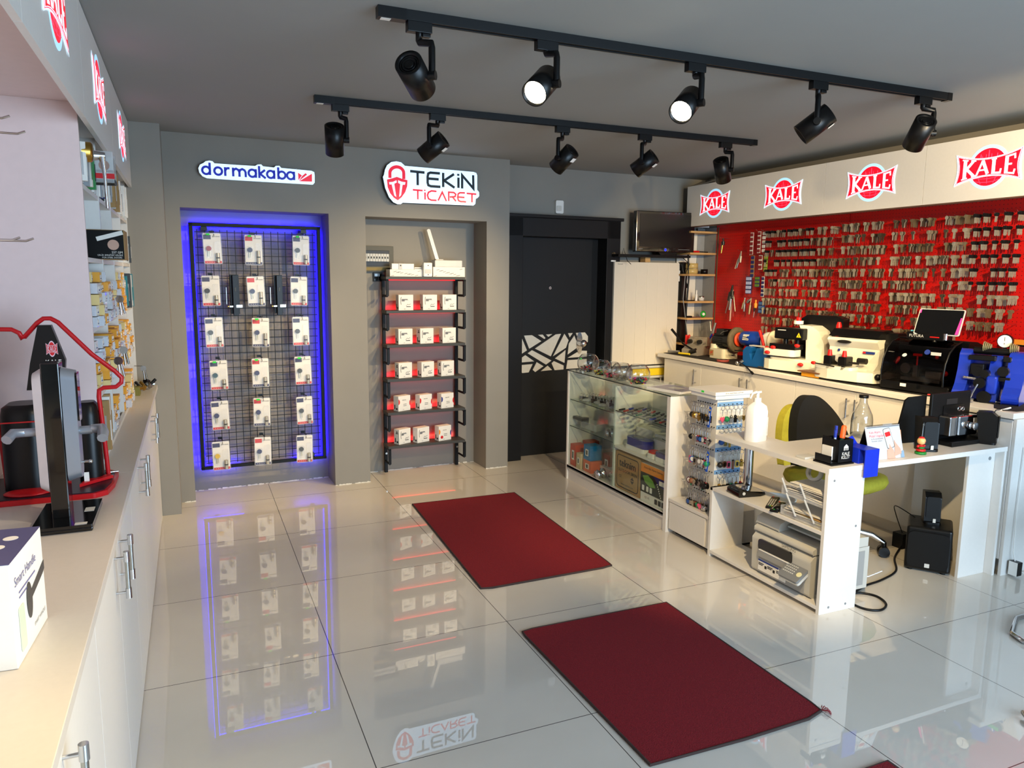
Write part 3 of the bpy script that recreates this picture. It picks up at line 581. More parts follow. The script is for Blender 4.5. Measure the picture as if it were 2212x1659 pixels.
# ---------------- red pegboard ----------------
def peg_mat():
    m = bpy.data.materials.new('red_perforated_board'); m.use_nodes = True; nt = m.node_tree; b = nt.nodes['Principled BSDF']; N = nt.nodes.new; L = nt.links.new
    tc = N('ShaderNodeTexCoord'); sp = N('ShaderNodeSeparateXYZ'); L(tc.outputs['Object'], sp.inputs[0]); q = []
    for ax in 'YZ':
        w = N('ShaderNodeMath'); w.operation = 'PINGPONG'; w.inputs[1].default_value = .0125; L(sp.outputs[ax], w.inputs[0])
        p = N('ShaderNodeMath'); p.operation = 'POWER'; p.inputs[1].default_value = 2; L(w.outputs[0], p.inputs[0]); q.append(p)
    a = N('ShaderNodeMath'); L(q[0].outputs[0], a.inputs[0]); L(q[1].outputs[0], a.inputs[1])
    c = N('ShaderNodeMath'); c.operation = 'LESS_THAN'; c.inputs[1].default_value = .0028**2; L(a.outputs[0], c.inputs[0])
    mx = N('ShaderNodeMixRGB'); L(c.outputs[0], mx.inputs[0]); mx.inputs[1].default_value = (*lin((196, 12, 4)), 1); mx.inputs[2].default_value = (*lin((60, 6, 4)), 1)
    L(mx.outputs[0], b.inputs['Base Color']); b.inputs['Roughness'].default_value = .42; return m
pegT = thing('pegboard', 'red perforated pegboard wall covered with rows of key blanks above the black worktop', 'pegboard')
MB(peg_mat()).box(4.548, 4.56, 4.17, 5.70, .9, 2.12).box(4.548, 4.56, 2.4, 4.165, .9, 2.12).build('board', pegT)
# keys: one bundle per hook
def key_mesh(b, T=None, head=nickel, blade=nickel, hr=.0125, bl=.032, k=0):
    n = 8
    if k == 0: P = [(hr*math.cos(2*PI*i/n+.39), hr*math.sin(2*PI*i/n+.39)) for i in range(n)]
    elif k == 1: P = rrect(hr*2.1, hr*1.7, hr*.4, 1)
    else: P = [(hr*1.15*math.cos(2*PI*i/n), hr*.85*math.sin(2*PI*i/n)) for i in range(n)]
    b.m(head).prism(P, -.001, .001, T)
    b.m(blade).prism([(-.0042, -hr*.7), (.0042, -hr*.7), (.0042, -hr-bl*.3), (.003, -hr-bl*.4), (.0044, -hr-bl*.6), (.003, -hr-bl*.8), (0, -hr-bl), (-.0042, -hr-bl*.9)], -.0008, .0008, T)
    return b
kmS = M('steel_key', (200, 192, 170), .34, .65, noise=.12, scale=50); kmB = M('black_key_head', (12, 12, 12), .5); kmShade = M('shaded_key', (112, 102, 84), .4, .8, noise=.15); kmBr = M('warm_key', (170, 152, 116), .36, .75, noise=.12)
KP = []
for nm, hd_, bld, hr_, bl_, kk in (('s', kmS, kmS, .0125, .034, 0), ('b', kmB, kmS, .0125, .034, 1), ('w', kmBr, kmBr, .0125, .034, 2), ('l', nickel, nickel, .0135, .04, 1)):
    b = MB(); key_mesh(b, FL, hd_, bld, hr_, bl_, kk); me = b.build('key_blank'); KP.append(me.data); bpy.data.objects.remove(me)
rk = random.Random(3); hooks = []; singles = []; mass = MB()
rowname = ['topmost', 'second', 'third', 'fourth', 'fifth', 'sixth', 'seventh', 'eighth', 'ninth', 'tenth', 'lowest']
def hook_mesh(b, y, z): b.tube([(4.55, y, z), (4.455, y, z), (4.447, y, z+.008)], .0016, 4)
for grp, ys, z0, rows_, pz in (('R', [2.88+.0635*i for i in range(21)], 1.995, 11, .0823), ('L', [4.26+.062*i for i in range(12)], 1.985, 12, .0797)):
    for i in range(rows_):
        for j, y in enumerate(ys):
            z = z0-pz*i; yy = y+rk.uniform(-.008, .008)
            if grp == 'R' and i == 10 and y > 3.95: continue
            if grp == 'R' and i >= 9 and 3.0 < y < 3.25: continue
            if grp == 'R' and j in (8, 14) and rk.random() < .7: continue
            hooks.append((yy, z))
            if rk.random() < .06: continue
            n = rk.choice((2, 3, 4, 5, 6, 7, 8, 8)); kind = 0
            if grp == 'R' and j < 5 and i < 6: kind = 1
            elif grp == 'L' and i < 4 and j > 2: kind = 1 if rk.random() < .85 else 0
            elif grp == 'L' and i < 7 and j > 6: kind = rk.choice((0, 1, 3))
            else: kind = rk.choice((0, 0, 2, 3))
            if kind == 1: n = min(n, 5)
            x0 = 4.453+rk.uniform(0, .02); tz = rk.uniform(-.04, .04)
            for q in range(n):
                T = Matrix.Translation((x0+q*.0115+rk.uniform(-.001, .001), yy+rk.uniform(-.002, .002), z-.007)) @ Matrix.Rotation(tz+rk.uniform(-.07, .07), 4, 'X') @ Matrix.Rotation(rk.uniform(-.12, .12), 4, 'Z')
                if grp == 'R' and j < 7: singles.append((y, T, kind, i, j))
                else:
                    k = [(kmS, kmS, .0125, .034, 0), (kmB, kmS, .0125, .034, 1), (kmBr, kmBr, .0125, .034, 2), (nickel, nickel, .0135, .04, 1)][kind]
                    if kind != 1 and rk.random() < .4: k = (kmShade, kmShade)+k[2:]  # random keys get a darker colour, painting in the shade between keys
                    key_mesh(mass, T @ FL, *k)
singles.sort(key=lambda s_: s_[0])
for n_, (y, T, kind, i, j) in enumerate(singles):
    if n_ >= 300:
        key_mesh(mass, T @ FL, *[(kmS, kmS, .0125, .034, 0), (kmB, kmS, .0125, .034, 1), (kmBr, kmBr, .0125, .034, 2), (nickel, nickel, .0135, .04, 1)][kind]); continue
    o = bpy.data.objects.new('key_blank', KP[kind]); COL.objects.link(o); o.matrix_world = T
    kn = ['round-headed silver', 'black-headed', 'oval-headed brassy', 'square-headed nickel'][kind]
    tag(o, f'{kn} key blank, {ORD[j]} hook from the picture edge, {rowname[i]} pegboard row', 'key', 'key blanks on the red pegboard')
mass.build('key_blank_stock', label='dense rows of metal and black-headed key blanks hanging over the far stretch of red pegboard', cat='keys', kind='stuff')
hooks.sort(key=lambda h_: h_[0]); hm = MB(chrome)
for n_, (y, z) in enumerate(hooks):
    if n_ < 99: b = MB(chrome); hook_mesh(b, y, z); b.build('peg_hook', pegT)
    else: hook_mesh(hm, y, z)
o = hm.build('peg_hook', pegT, kind='stuff')
hp = MB(chrome)
for k in range(11):
    b = MB(chrome); z = 1.965-.0797*k
    for y in (4.20, 4.235): hp.box(4.43, 4.55, y-.001, y+.001, z-.001, z+.001).box(4.43, 4.55, y-.001, y+.001, z-.06, z-.058).box(4.43, 4.432, y-.001, y+.001, z-.06, z)
hp.build('wire_divider', pegT)
# goods and tools hung at the far end of the pegboard
PB = lambda y, z, x=4.49: at(x, y, z)
def peg_hook(y, z):
    MB(chrome).tube([(4.55, y, z), (4.46, y, z), (4.452, y, z+.01)], .002, 5).build('tool_hook', pegT)
def carded(y, z, h, w_, m1, m2, lab, dots=0, name='battery_card'):
    peg_hook(y, z+.006); t = thing(name, lab, 'battery card' if 'batt' in name else 'card', PB(y, z)); b = MB(m1).prism([(-w_/2, -h), (w_/2, -h), (w_/2, 0), (-w_/2, 0)], 0, .0015, FL); b.build('backing_card', t)
    b = MB(m2)
    n = max(2, round(h/.035))
    for i in range(n): b.prism(rrect(w_*.8, h/n*.7, .004, 2, 0, -h*(i+.5)/n), .0015, .008, FL)
    b.build('blister', t)
navy = M('navy_card', (40, 42, 96), .6); mag = M('dark_red_card', (130, 40, 44), .6); gcard = M('green_card', (90, 120, 40), .6)
carded(5.15, 1.985, .19, .04, card, mag, 'narrow white and red battery strip, first in the upper row on the pegboard')
carded(5.06, 1.99, .18, .04, card, mag, 'dark red battery strip with folded top, second in the upper row of the pegboard')
carded(5.0, 1.99, .18, .038, mag, card, 'dark red battery strip right beside the first black keys')
carded(5.125, 1.79, .19, .045, kraft, navy, 'brown and navy hanging strip below the first battery strip')
carded(5.03, 1.79, .12, .045, card, mag, 'short white and red strip beside the green hanging cards')
carded(4.965, 1.79, .14, .045, gcard, M('dull_green_blister', (150, 160, 60), .5), 'green hanging cards in the second row of carded goods', name='green_card')
carded(5.16, 1.61, .15, .075, navy, M('pale_coin_cells', (170, 180, 220), .4), 'dark blue card of round coin cells hanging on the pegboard')
carded(5.055, 1.61, .09, .06, navy, gcard, 'small blue and green card beside the coin cells')
carded(4.985, 1.61, .17, .035, card, navy, 'white and violet battery strip beside the coin cells')
carded(4.985, 1.40, .10, .08, navy, M('blue_tray', (60, 100, 160), .3), 'blue plastic pack low on the pegboard beside the first silver keys', name='blister_card')
def bunch(y, z, items, name, lab, cat):
    peg_hook(y, z+.004); t = thing(name, lab, cat, PB(y, z))
    for nm, mt, L_, r_, a in items:
        b = MB(mt); p0 = Vector((0, 0, 0)); p1 = Vector((-.012+rnd.uniform(-.01, .01), math.sin(a)*L_, -math.cos(a)*L_)); b.cyl(p0, p0.lerp(p1, .45), r_*.45, n=8).cyl(p0.lerp(p1, .45), p1, r_, r_*.7, n=8); b.build(nm, t)
bunch(5.53, 1.95, [('clip', dkmetal, .06, .018, -.1), ('clip', steel, .11, .011, .1), ('clip', brass, .13, .008, 0)], 'carabiner_bunch', 'small bunch of dark metal clips, highest thing on the far end of the pegboard', 'clips')
bunch(5.28, 1.83, [('tool', kmS, .10, .012, -.15), ('tool', steel, .15, .009, .2), ('tool', cream, .16, .007, .35)], 'key_bunch', 'bunch of old keys hanging alone between the clips and the card strips', 'keys')
bunch(5.37, 1.53, [('pliers', dkmetal, .12, .016, -.2), ('pliers', steel, .22, .014, .05), ('pliers', dkmetal, .14, .018, .2), ('file', M('red_grip', (150, 30, 30), .5), .28, .009, -.1), ('file', M('pale_grip', (190, 150, 140), .5), .32, .010, .03), ('file', steel, .26, .006, .25), ('file', kmS, .24, .006, -.3)], 'plier_bundle', 'big bundle of pliers and files hanging low on the pegboard above the motor', 'tools')
bunch(5.2, 1.425, [('wrench', steel, .12, .012, 0), ('wrench', kmBr, .10, .009, .15)], 'wrench', 'grey wrench hanging beside the plier bundle', 'tool')
bunch(5.12, 1.425, [('wrench', kmBr, .14, .011, 0), ('ring', steel, .05, .016, .5)], 'wrench', 'brownish wrench with rings hanging beside the orange-tipped driver', 'tool')
bunch(5.06, 1.41, [('blade', black, .10, .009, 0), ('tip', orange, .07, .016, -.2), ('blade', steel, .15, .004, .05)], 'screwdriver', 'black and orange screwdriver hanging left of the blue plastic pack', 'tool')
MB(dkmetal).tube([(4.545, 5.35, 1.127), (4.53, 5.05, 1.10), (4.53, 4.86, 1.105)], .005, 6).build('long_rod', label='long thin dark rod lying across the bottom of the pegboard', cat='rod')
t = thing('cutting_pliers', 'pair of dark pliers leaning at the pegboard corner beside the black motor', 'pliers', at(4.44, 5.55, .906))
MB(steel).cyl((0, 0, .18), (.01, -.02, .28), .02, .012, 10).cyl((0, .03, .2), (.0, .05, .29), .012, .006, 8).build('jaw', t)
MB(blueD).tube([(0, 0, .18), (-.02, .05, .1), (-.05, .06, .0)], .009, 6).build('handle', t); MB(red).tube([(0, 0, .18), (.02, 0, .1), (.0, -.02, .0)], .009, 6).build('handle', t)
t = thing('wall_bracket_shelf', 'small white shelf on a red bracket fixed to the pegboard behind the white key machine', 'shelf')
MB(white).box(4.40, 4.545, 4.02, 4.20, 1.165, 1.175).build('board', t); MB(red).prism([(4.545, .95), (4.545, 1.165), (4.41, 1.165)], -4.19, -4.183, FF).prism([(4.545, .95), (4.545, 1.165), (4.41, 1.165)], -4.06, -4.053, FF).build('bracket', t)
MB(card).box(4.43, 4.53, 4.03, 4.12, 1.1755, 1.205).build('carton', label='small white carton on the little bracket shelf at the pegboard', cat='box')
t = thing('price_card', 'orange and maroon key case pack hanging low on the pegboard at the picture edge', 'card', at(4.49, 2.80, 1.22))
MB(orange).prism([(-.04, 0), (.05, 0), (.05, .03), (-.04, .03)], 0, .002, FL).build('header', t); MB(black).prism([(-.04, -.16), (.05, -.16), (.05, 0), (-.04, 0)], 0, .003, FL).m(M('maroon', (90, 24, 36), .4)).prism(rrect(.05, .1, .012, cx=.005, cy=-.06), .003, .012, FL).m(brass).prism([(-.04, -.16), (-.032, -.16), (-.032, 0), (-.04, 0)], .003, .005, FL).build('key_case', t)
# ---------------- shelf column in the corner ----------------
t = thing('shelf_column', 'narrow open shelf column with wooden shelves in the corner beside the pegboard', 'shelf column')
wal = M('white_back_panel', (226, 218, 204), .5, noise=.02)
MB(wal).box(4.245, 4.47, 5.885, 5.893, .93, 2.04).build('back_panel', t)
MB(M('grey_side_panel', (150, 150, 150), .6)).box(4.55, 4.56, 5.68, 5.90, .9, 2.06).box(4.47, 4.56, 5.878, 5.888, .9, 2.06).m(M('brown_edge', (110, 84, 60), .6)).box(4.545, 4.562, 5.665, 5.683, .9, 2.06).build('side_panel', t)
SHZ = [2.02, 1.825, 1.63, 1.38, 1.225, .985]
for z in SHZ: MB(wood).box(4.235, 4.53, 5.67, 5.885, z-.018, z).build('shelf', t, bev=.001)
def lab1(b, name, lab, cat, **k): return b.build(name, label=lab, cat=cat, **k)
t = thing('tape_roll_stack', 'stack of two rolls of yellowish packing tape on the third wooden shelf', 'tape', at(4.34, 5.78, 1.63))
for z in (0, .051): MB(M('packing_tape', (196, 168, 104), .3)).lathe([(.038, 0), (.058, 0), (.058, .048), (.038, .048), (.038, 0)], 28, at(0, 0, z), cap=False).build('tape_roll', t)
lab1(MB(black).lathe([(.02, 0), (.034, 0), (.034, .045), (.02, .045), (.02, 0)], 20, at(4.455, 5.74, 1.63), cap=False), 'tape_roll', 'small black tape roll beside the yellowish packing tape', 'tape')
t = thing('screwdriver', 'red and black tool lying on the second wooden shelf next to the television', 'tool', at(4.37, 5.72, 1.835)); MB(red).cyl((-.11, 0, 0), (-.0, 0, 0), .009).build('handle', t); MB(dkmetal).cyl((0, 0, 0), (.1, 0, -.003), .005).build('shank', t)
t = thing('spray_bottle', 'slim white bottle standing on the fourth wooden shelf', 'bottle', at(4.385, 5.75, 1.38)); MB(white).lathe([(.012, 0), (.012, .06), (.006, .064)], 14).build('body', t); MB(white).lathe([(.008, .064), (.008, .1), (.0, .1)], 12).build('cap', t)
t = thing('cream_jar', 'small glass cream jar beside the slim white bottle', 'jar', at(4.435, 5.74, 1.38)); MB(lgrey).lathe([(.0, .001), (.026, .001), (.028, .03), (.02, .033)], 18).build('jar', t); MB(steel).lathe([(.026, .033), (.026, .045), (0, .045)], 18).build('lid', t)
lab1(MB(black).box(4.26, 4.33, 5.70, 5.73, 1.381, 1.389), 'small_file', 'flat black tool lying on the fourth wooden shelf', 'tool')
t = thing('tape_roll', 'bright green tape roll standing on the fifth wooden shelf', 'tape'); MB(M('green_tape', (20, 150, 40), .4)).tube([(4.45+.022*math.cos(a), 5.72, 1.256+.022*math.sin(a)) for a in [2*PI*i/18 for i in range(18)]], .009, 8, closed=True).build('ring', t); MB(white).cyl((4.45, 5.712, 1.256), (4.45, 5.728, 1.256), .014).build('core', t)
lab1(MB(black).box(4.25, 4.31, 5.70, 5.74, 1.226, 1.242).m(steel).box(4.31, 4.41, 5.70, 5.72, 1.226, 1.233), 'caliper', 'black and steel gauge lying on the fifth wooden shelf', 'tool')
t = thing('hand_clamp', 'red gripped tool hooked on the lowest wooden shelf end', 'tool')
for x in (4.222, 4.252): MB(red).cyl((x, 5.655, .93), (x, 5.655, 1.06), .012).ball((x, 5.655, 1.06), .012).build('grip', t)
t = thing('mini_drill', 'small black tool with yellow marks on the lowest wooden shelf', 'tool', at(4.36, 5.74, .985)); MB(black).cyl((-.07, 0, .012), (-.09, 0, .1), .01).cyl((-.05, 0, .03), (.05, 0, .035), .018).box(0, .09, -.01, .01, 0, .014).build('body', t); MB(yellow).cyl((-.01, 0, .033), (-.003, 0, .033), .0187).cyl((.015, 0, .033), (.02, 0, .033), .0187).build('band', t)
# ---------------- worktop and base cabinets along the key wall ----------------
t = thing('worktop', 'long white worktop with black rubber mat running below the pegboard', 'worktop')
MB(laminate).box(3.965, 4.56, 2.47, 5.74, .868, .90).build('slab', t, bev=.002)
MB(rubber).prism([(4.02, 5.72), (4.545, 5.72), (4.545, 2.50), (4.035, 2.50), (4.0, 2.55), (4.03, 2.62), (4.15, 2.70), (4.14, 2.95), (4.06, 3.02), (4.03, 3.25), (4.01, 3.6), (4.03, 4.2), (4.01, 4.8)], .9, .904).build('rubber_mat', t)
ys = [5.65, 5.111, 4.571, 4.031, 3.495, 2.96, 2.48]
hd3 = {0: (5.178,), 1: (4.595,), 2: (4.507,), 3: (3.548,), 4: (3.48,), 5: ()}
nmz = ['first base cabinet door from the radiator', 'second base cabinet from the radiator', 'third base cabinet behind the black chair', 'fourth base cabinet behind the yellow chair seat', 'fifth base cabinet behind the glass bottle', 'last base cabinet behind the black desk display']
for i in range(6):
    t = thing('base_cabinet', f'white {nmz[i]}, under the worktop', 'cabinet', group='base cabinets under the key wall')
    a, b_ = ys[i], ys[i+1]
    MB(laminate).box(4.0, 4.55, b_+.001, a-.001, .08, .867).box(4.05, 4.5, b_, a, 0, .08).build('body', t)
    d_ = MB(laminate).box(3.983, 3.999, b_+.002, a-.002, .09, .860).build('door', t, bev=.001)
    for y in hd3[i]: MB(chrome).cyl((3.955, y, .685), (3.955, y, .815), .006).cyl((3.985, y, .70), (3.955, y, .70), .004).cyl((3.985, y, .80), (3.955, y, .80), .004).build('handle', d_)
MB(laminate).box(3.985, 4.56, 2.462, 2.479, 0, .867).build('end_panel', label='white end panel closing the worktop cabinets beside the desk', cat='panel')
# ---------------- machines on the worktop (built facing local -y, turned to face the shop) ----------------
SXF = frame((0, 0, 0), (0, 1, 0), (0, 0, 1))
def mach(x, y, rz=-90, z=.904): return at(x, y, z, math.radians(rz))
t = thing('key_cutting_machine', 'old grey key cutting machine with long black lever beside the shelf column', 'machine', mach(4.2, 5.47, -70))
MB(M('aged_grey_metal', (150, 142, 128), .5, .3)).prism([(-.10, 0), (.12, 0), (.14, .10), (.05, .13), (-.02, .09), (-.10, .05)], -.09, .07, SXF).cyl((-.05, -.02, .12), (-.05, .08, .12), .032).cyl((.05, -.02, .12), (.05, .08, .12), .032).box(-.09, .09, .02, .07, .08, .16).build('body', t, bev=.004)
MB(dkmetal).cyl((-.05, -.05, .12), (-.05, -.02, .12), .02).cyl((.05, -.05, .12), (.05, -.02, .12), .02).cyl((0, -.1, .03), (.06, -.1, .05), .02).build('clamp_knob', t)
MB(black).tube([(.05, -.09, .04), (-.08, -.10, .10), (-.19, -.11, .215)], .0075, 8).tube([(-.14, -.106, .165), (-.20, -.112, .225)], .012, 8).build('lever', t)
MB(steel).cyl((-.22, -.12, .02), (-.10, -.12, .025), .012).m(yellow).cyl((-.1, -.13, .015), (.02, -.14, .015), .009).build('feed_rod', t)
t = thing('bench_motor', 'black finned electric motor on a cream base with small label', 'motor', mach(4.26, 5.17, -90))
MB(cream).prism(rrect(.20, .17, .03), 0, .085).prism(rrect(.07, .15, .03, cx=-.07), .085, .12).build('base', t, bev=.01)
MB(kraft).box(-.085, -.03, -.0865, -.085, .02, .07).m(inkred).ribbon([(-.075, .03), (-.06, .055), (-.05, .04), (-.04, .06)], .004, at(0, -.087, 0) @ FF).build('label_plate', t)
b = MB(black).cyl((-.09, 0, .155), (.11, 0, .155), .062, n=28)
for i in range(20): a = 2*PI*i/20; b.box(-.08, .04, -.002, .002, .055, .07, at(0, 0, .155, rx=a))
b.box(-.05, .05, -.05, .04, .20, .255).cyl((.10, 0, .155), (.125, 0, .155), .07, n=28); b.build('motor_housing', t, bev=.003)
MB(dkmetal).lathe([(.02, 0), (.05, .001), (.05, .004), (.02, .004)], 24, at(.126, 0, .155, ry=PI/2)).build('fan_grille', t)
MB(steel).tube([(-.02, -.04, .2), (.06, -.06, .235), (.09, -.04, .245)], .004, 6).build('conduit', t)
t = thing('polishing_disc', 'flat reddish grinding disc lying on the black mat before the motor', 'disc', at(4.06, 4.93, .904)); MB(M('worn_red_rim', (140, 60, 50), .7)).lathe([(.0, .0), (.05, .0), (.05, .018), (0, .018)], 26, cap=False).build('rim', t); MB(dkmetal).lathe([(.0, .0185), (.042, .0185), (.042, .02), (0, .02)], 24).build('face', t)
t = thing('bench_grinder', 'blue bench grinder with round wire brush wheel and pale guard with red grip', 'grinder', mach(4.30, 4.82, -80))
MB(blueP).lathe([(.03, -.13), (.05, -.12), (.062, -.10), (.066, 0), (.062, .06), (.05, .09)], 32, at(-.02, 0, .19, ry=PI/2)).prism(rrect(.14, .14, .02), 0, .03).box(-.04, .02, -.04, .04, .03, .14).build('body', t, bev=.003)
MB(lgrey).prism([(-.03, -.02), (.03, -.02), (.03, .03), (-.03, .03)], 0, .002, at(-.055, -.062, .2, rx=-.25) @ FF).m(ink).box(-.08, -.03, -.067, -.0655, .205, .21).box(-.08, -.03, -.068, -.0665, .19, .194).build('rating_plate', t)
wb = MB(M('wire_brush', (96, 84, 62), .9, noise=.3, bump=1)).lathe([(.03, 0), (.10, -.008), (.108, .0), (.108, .02), (.10, .028), (.03, .02), (.03, 0)], 40, at(-.21, 0, .17, ry=PI/2), cap=False); wb.build('wire_wheel', t)
MB(M('orange_flange', (220, 74, 40), .5)).lathe([(.02, 0), (.06, 0), (.058, .012), (.02, .012), (.02, 0)], 30, at(-.178, 0, .175, ry=PI/2), cap=False).m(steel).cyl((-.18, 0, .18), (-.14, 0, .19), .03, .035).build('flange', t)
MB(lgrey).lathe([(.0, -.03), (.06, -.03), (.082, -.01), (.084, .03), (.0, .03)], 34, at(.12, -.0, .175, ry=PI/2)).build('wheel_guard', t)
MB(cream).lathe([(.0, 0), (.088, 0), (.088, .02), (0, .02)], 34, at(.16, .015, .185, ry=PI/2)).build('polishing_wheel', t)
MB(red).tube([(.10, -.085, .27), (.15, -.10, .18), (.18, -.11, .10)], [.014, .011, .014], 10).build('grip', t)
MB(dkmetal).box(.04, .11, -.12, -.06, .10, .115).box(-.10, .06, -.14, -.05, .09, .10).build('tool_rest', t)
t = thing('bench_vise', 'small blue bench vise with its long bar reaching over the worktop edge', 'vise', mach(4.11, 4.56, -85))
vb = M('vise_blue', (18, 84, 150), .35, noise=.05, coat=.2)
MB(vb).prism([(-.12, 0), (.11, 0), (.12, .07), (.07, .12), (.05, .15), (.02, .15), (.0, .10), (-.03, .04), (-.06, .10), (-.05, .15), (-.09, .155), (-.125, .12)], -.06, .05, FF).box(-.11, .1, .04, .1, .09, .14).build('body', t, bev=.006)
MB(lgrey).box(-.11, .04, -.0, .05, .155, .162).m(steel).box(.05, .10, -.062, -.055, .005, .012).build('jaw_plate', t)
MB(steel).cyl((-.125, -.10, .01), (-.125, -.05, .03), .016).ball((-.13, -.1, .02), .016).build('screw_end', t)
MB(black).tube([(-.12, -.10, .03), (.02, -.15, .005), (.12, -.19, -.03)], .006, 8).tube([(.10, -.183, -.022), (.125, -.192, -.032)], .010, 8).build('handle_bar', t)
# white key machine with head and black cover
t = thing('key_cutting_machine', 'white key cutting machine with black overhead head, red knobs and warning triangle', 'machine', mach(4.24, 4.22, -78))
hull = M('machine_white', (226, 224, 208), .3, noise=.01, coat=.3)
MB(hull).prism([(-.27, -.08), (-.25, -.15), (-.18, -.18), (.18, -.18), (.25, -.14), (.27, .0), (.25, .15), (-.25, .15)], .01, .085).prism([(-.25, -.06), (-.2, -.14), (.16, -.14), (.22, -.05), (.22, .12), (-.22, .12)], .085, .10).build('base', t, bev=.018, seg=3)
MB(hull).prism(rrect(.27, .13, .04, cx=-.12, cy=-.11), .115, .165).build('carriage', t, bev=.014, seg=3)
MB(hull).prism([(.20, .09), (.19, .22), (.14, .31), (.08, .345), (-.02, .35), (.0, .30), (.04, .27), (.05, .09)], -.10, .06, FF).build('column', t, bev=.012, seg=3)
MB(black).box(-.19, .05, -.12, -.02, .24, .325).cyl((-.12, -.07, .18), (-.12, -.07, .24), .018).cyl((-.02, -.07, .18), (-.02, -.07, .24), .018).build('head', t, bev=.008)
MB(lgrey).box(-.16, -.09, -.1215, -.12, .304, .310).m(yellow).prism([(.0, .26), (.04, .26), (.02, .295)], .121, .1215, FF).m(ink).prism([(.016, .267), (.024, .267), (.02, .283)], .1216, .122, FF).build('markings', t)
MB(black).prism([(-.16, .09), (.24, .09), (.245, .40), (.19, .42), (-.05, .42), (-.10, .39)], -.16, -.08, FF).build('rear_cover', t, bev=.02, seg=3)
MB(black).box(-.20, .02, -.16, -.05, .165, .205).build('clamp_block', t, bev=.004)
for p in ((-.16, -.17, .175), (.03, -.15, .20), (.10, -.20, .07), (-.20, -.18, .135), (-.26, -.1, .16)): MB(red).ball(p, (.024, .014, .014), 10).cyl(p, (p[0], p[1]+.03, p[2]), .006).build('red_knob', t)
MB(blackM).tube([(.27, -.02, .06), (.27, -.02, .25)], .012, 8).ball((.265, -.02, .06), .028).build('lever_rod', t); MB(red).tube([(.27, -.02, .24), (.272, -.02, .36), (.272, -.02, .385)], [.017, .02, .012], 10).build('lever_grip', t)
MB(white).cyl((-.08, .02, .35), (-.08, .02, .375), .035).m(red).cyl((-.08, .02, .375), (-.08, .02, .40), .018).build('top_knob', t)
MB(M('amber_box', (236, 160, 20), .5)).box(4.02, 4.10, 3.86, 4.02, .904, .935).m(M('wood_brown', (110, 70, 40), .6)).box(4.0, 4.12, 3.84, 4.04, .935, .943).build('small_carton', label='flat amber carton under a brown plate between the two white key machines', cat='box', bev=.001)
# white laser-style duplicator with black hood
t = thing('key_duplicator', 'rounded white key duplicator with black hood and two red-tipped clamps', 'machine', mach(4.22, 3.71, -80))
MB(hull).prism([(-.25, -.10), (-.22, -.17), (-.1, -.20), (.12, -.20), (.22, -.17), (.27, -.06), (.27, .15), (-.25, .15)], .012, .08).build('base', t, bev=.02, seg=3)
MB(black).prism([(-.24, -.14), (-.1, -.19), (.12, -.19), (.26, -.1), (.26, .14), (-.24, .14)], 0, .014).build('base_rim', t)
MB(hull).prism([(-.09, .07), (.06, .075), (.10, .20), (.07, .285), (-.04, .29), (-.055, .275), (-.02, .22), (-.03, .12)], -.21, .16, SXF).build('front_housing', t, bev=.01, seg=3)
MB(black).prism([(-.02, .08), (.20, .08), (.22, .18), (.20, .29), (.12, .35), (.01, .345), (-.05, .297), (.07, .29), (.10, .20), (.06, .08)], -.205, .155, SXF).build('hood', t, bev=.012, seg=3)
MB(black).prism([(-.0, .085), (.22, .085), (.24, .20), (.21, .29), (.14, .335), (.06, .335), (.03, .26), (.04, .15)], .155, .235, SXF).build('side_cover', t, bev=.012, seg=3)
MB(dkmetal).prism([(-.08+.05*math.cos(a), .262+.012*math.sin(a)) for a in [2*PI*i/16 for i in range(16)]], .045, .06, FF).m(inkblue).box(.05, .13, -.034, -.02, .19, .205).m(inkred).box(.05, .07, -.036, -.02, .192, .203).m(inkblue).cyl((-.13, -.03, .2), (-.13, -.034, .2), .009).build('markings', t)
for x in (-.14, -.03):
    c_ = MB(black).box(x-.03, x+.03, -.15, -.06, .10, .165).build('clamp', t, bev=.008); MB(red).cyl((x, -.12, .16), (x, -.12, .205), .018, .012, 12).build('red_knob', c_)
    MB(black).prism([(x+.02, .105), (x+.05, .10), (x+.01, .06)], .17, .18, FF).build('wing_lever', t)
MB(hull).prism(rrect(.28, .10, .02, cx=-.08, cy=-.13), .08, .10).build('carriage', t, bev=.006)
MB(lgrey).cyl((-.085, -.06, .15), (-.085, -.1, .15), .03).m(dkmetal).cyl((.02, -.14, .13), (.09, -.14, .13), .008).cyl((.06, -.1, .145), (.12, -.1, .145), .02).m(red).ball((-.21, -.2, .11), (.02, .012, .012)).m(dkmetal).cyl((-.2, -.2, .11), (-.05, -.2, .10), .005).build('spindle', t)
MB(black).ball((.235, -.15, .055), .022).tube([(.235, -.15, .055), (.30, -.08, .155)], .007, 8).build('lever_rod', t); MB(red).tube([(.30, -.08, .155), (.37, -.0, .27)], [.013, .016], 10).build('lever_grip', t)
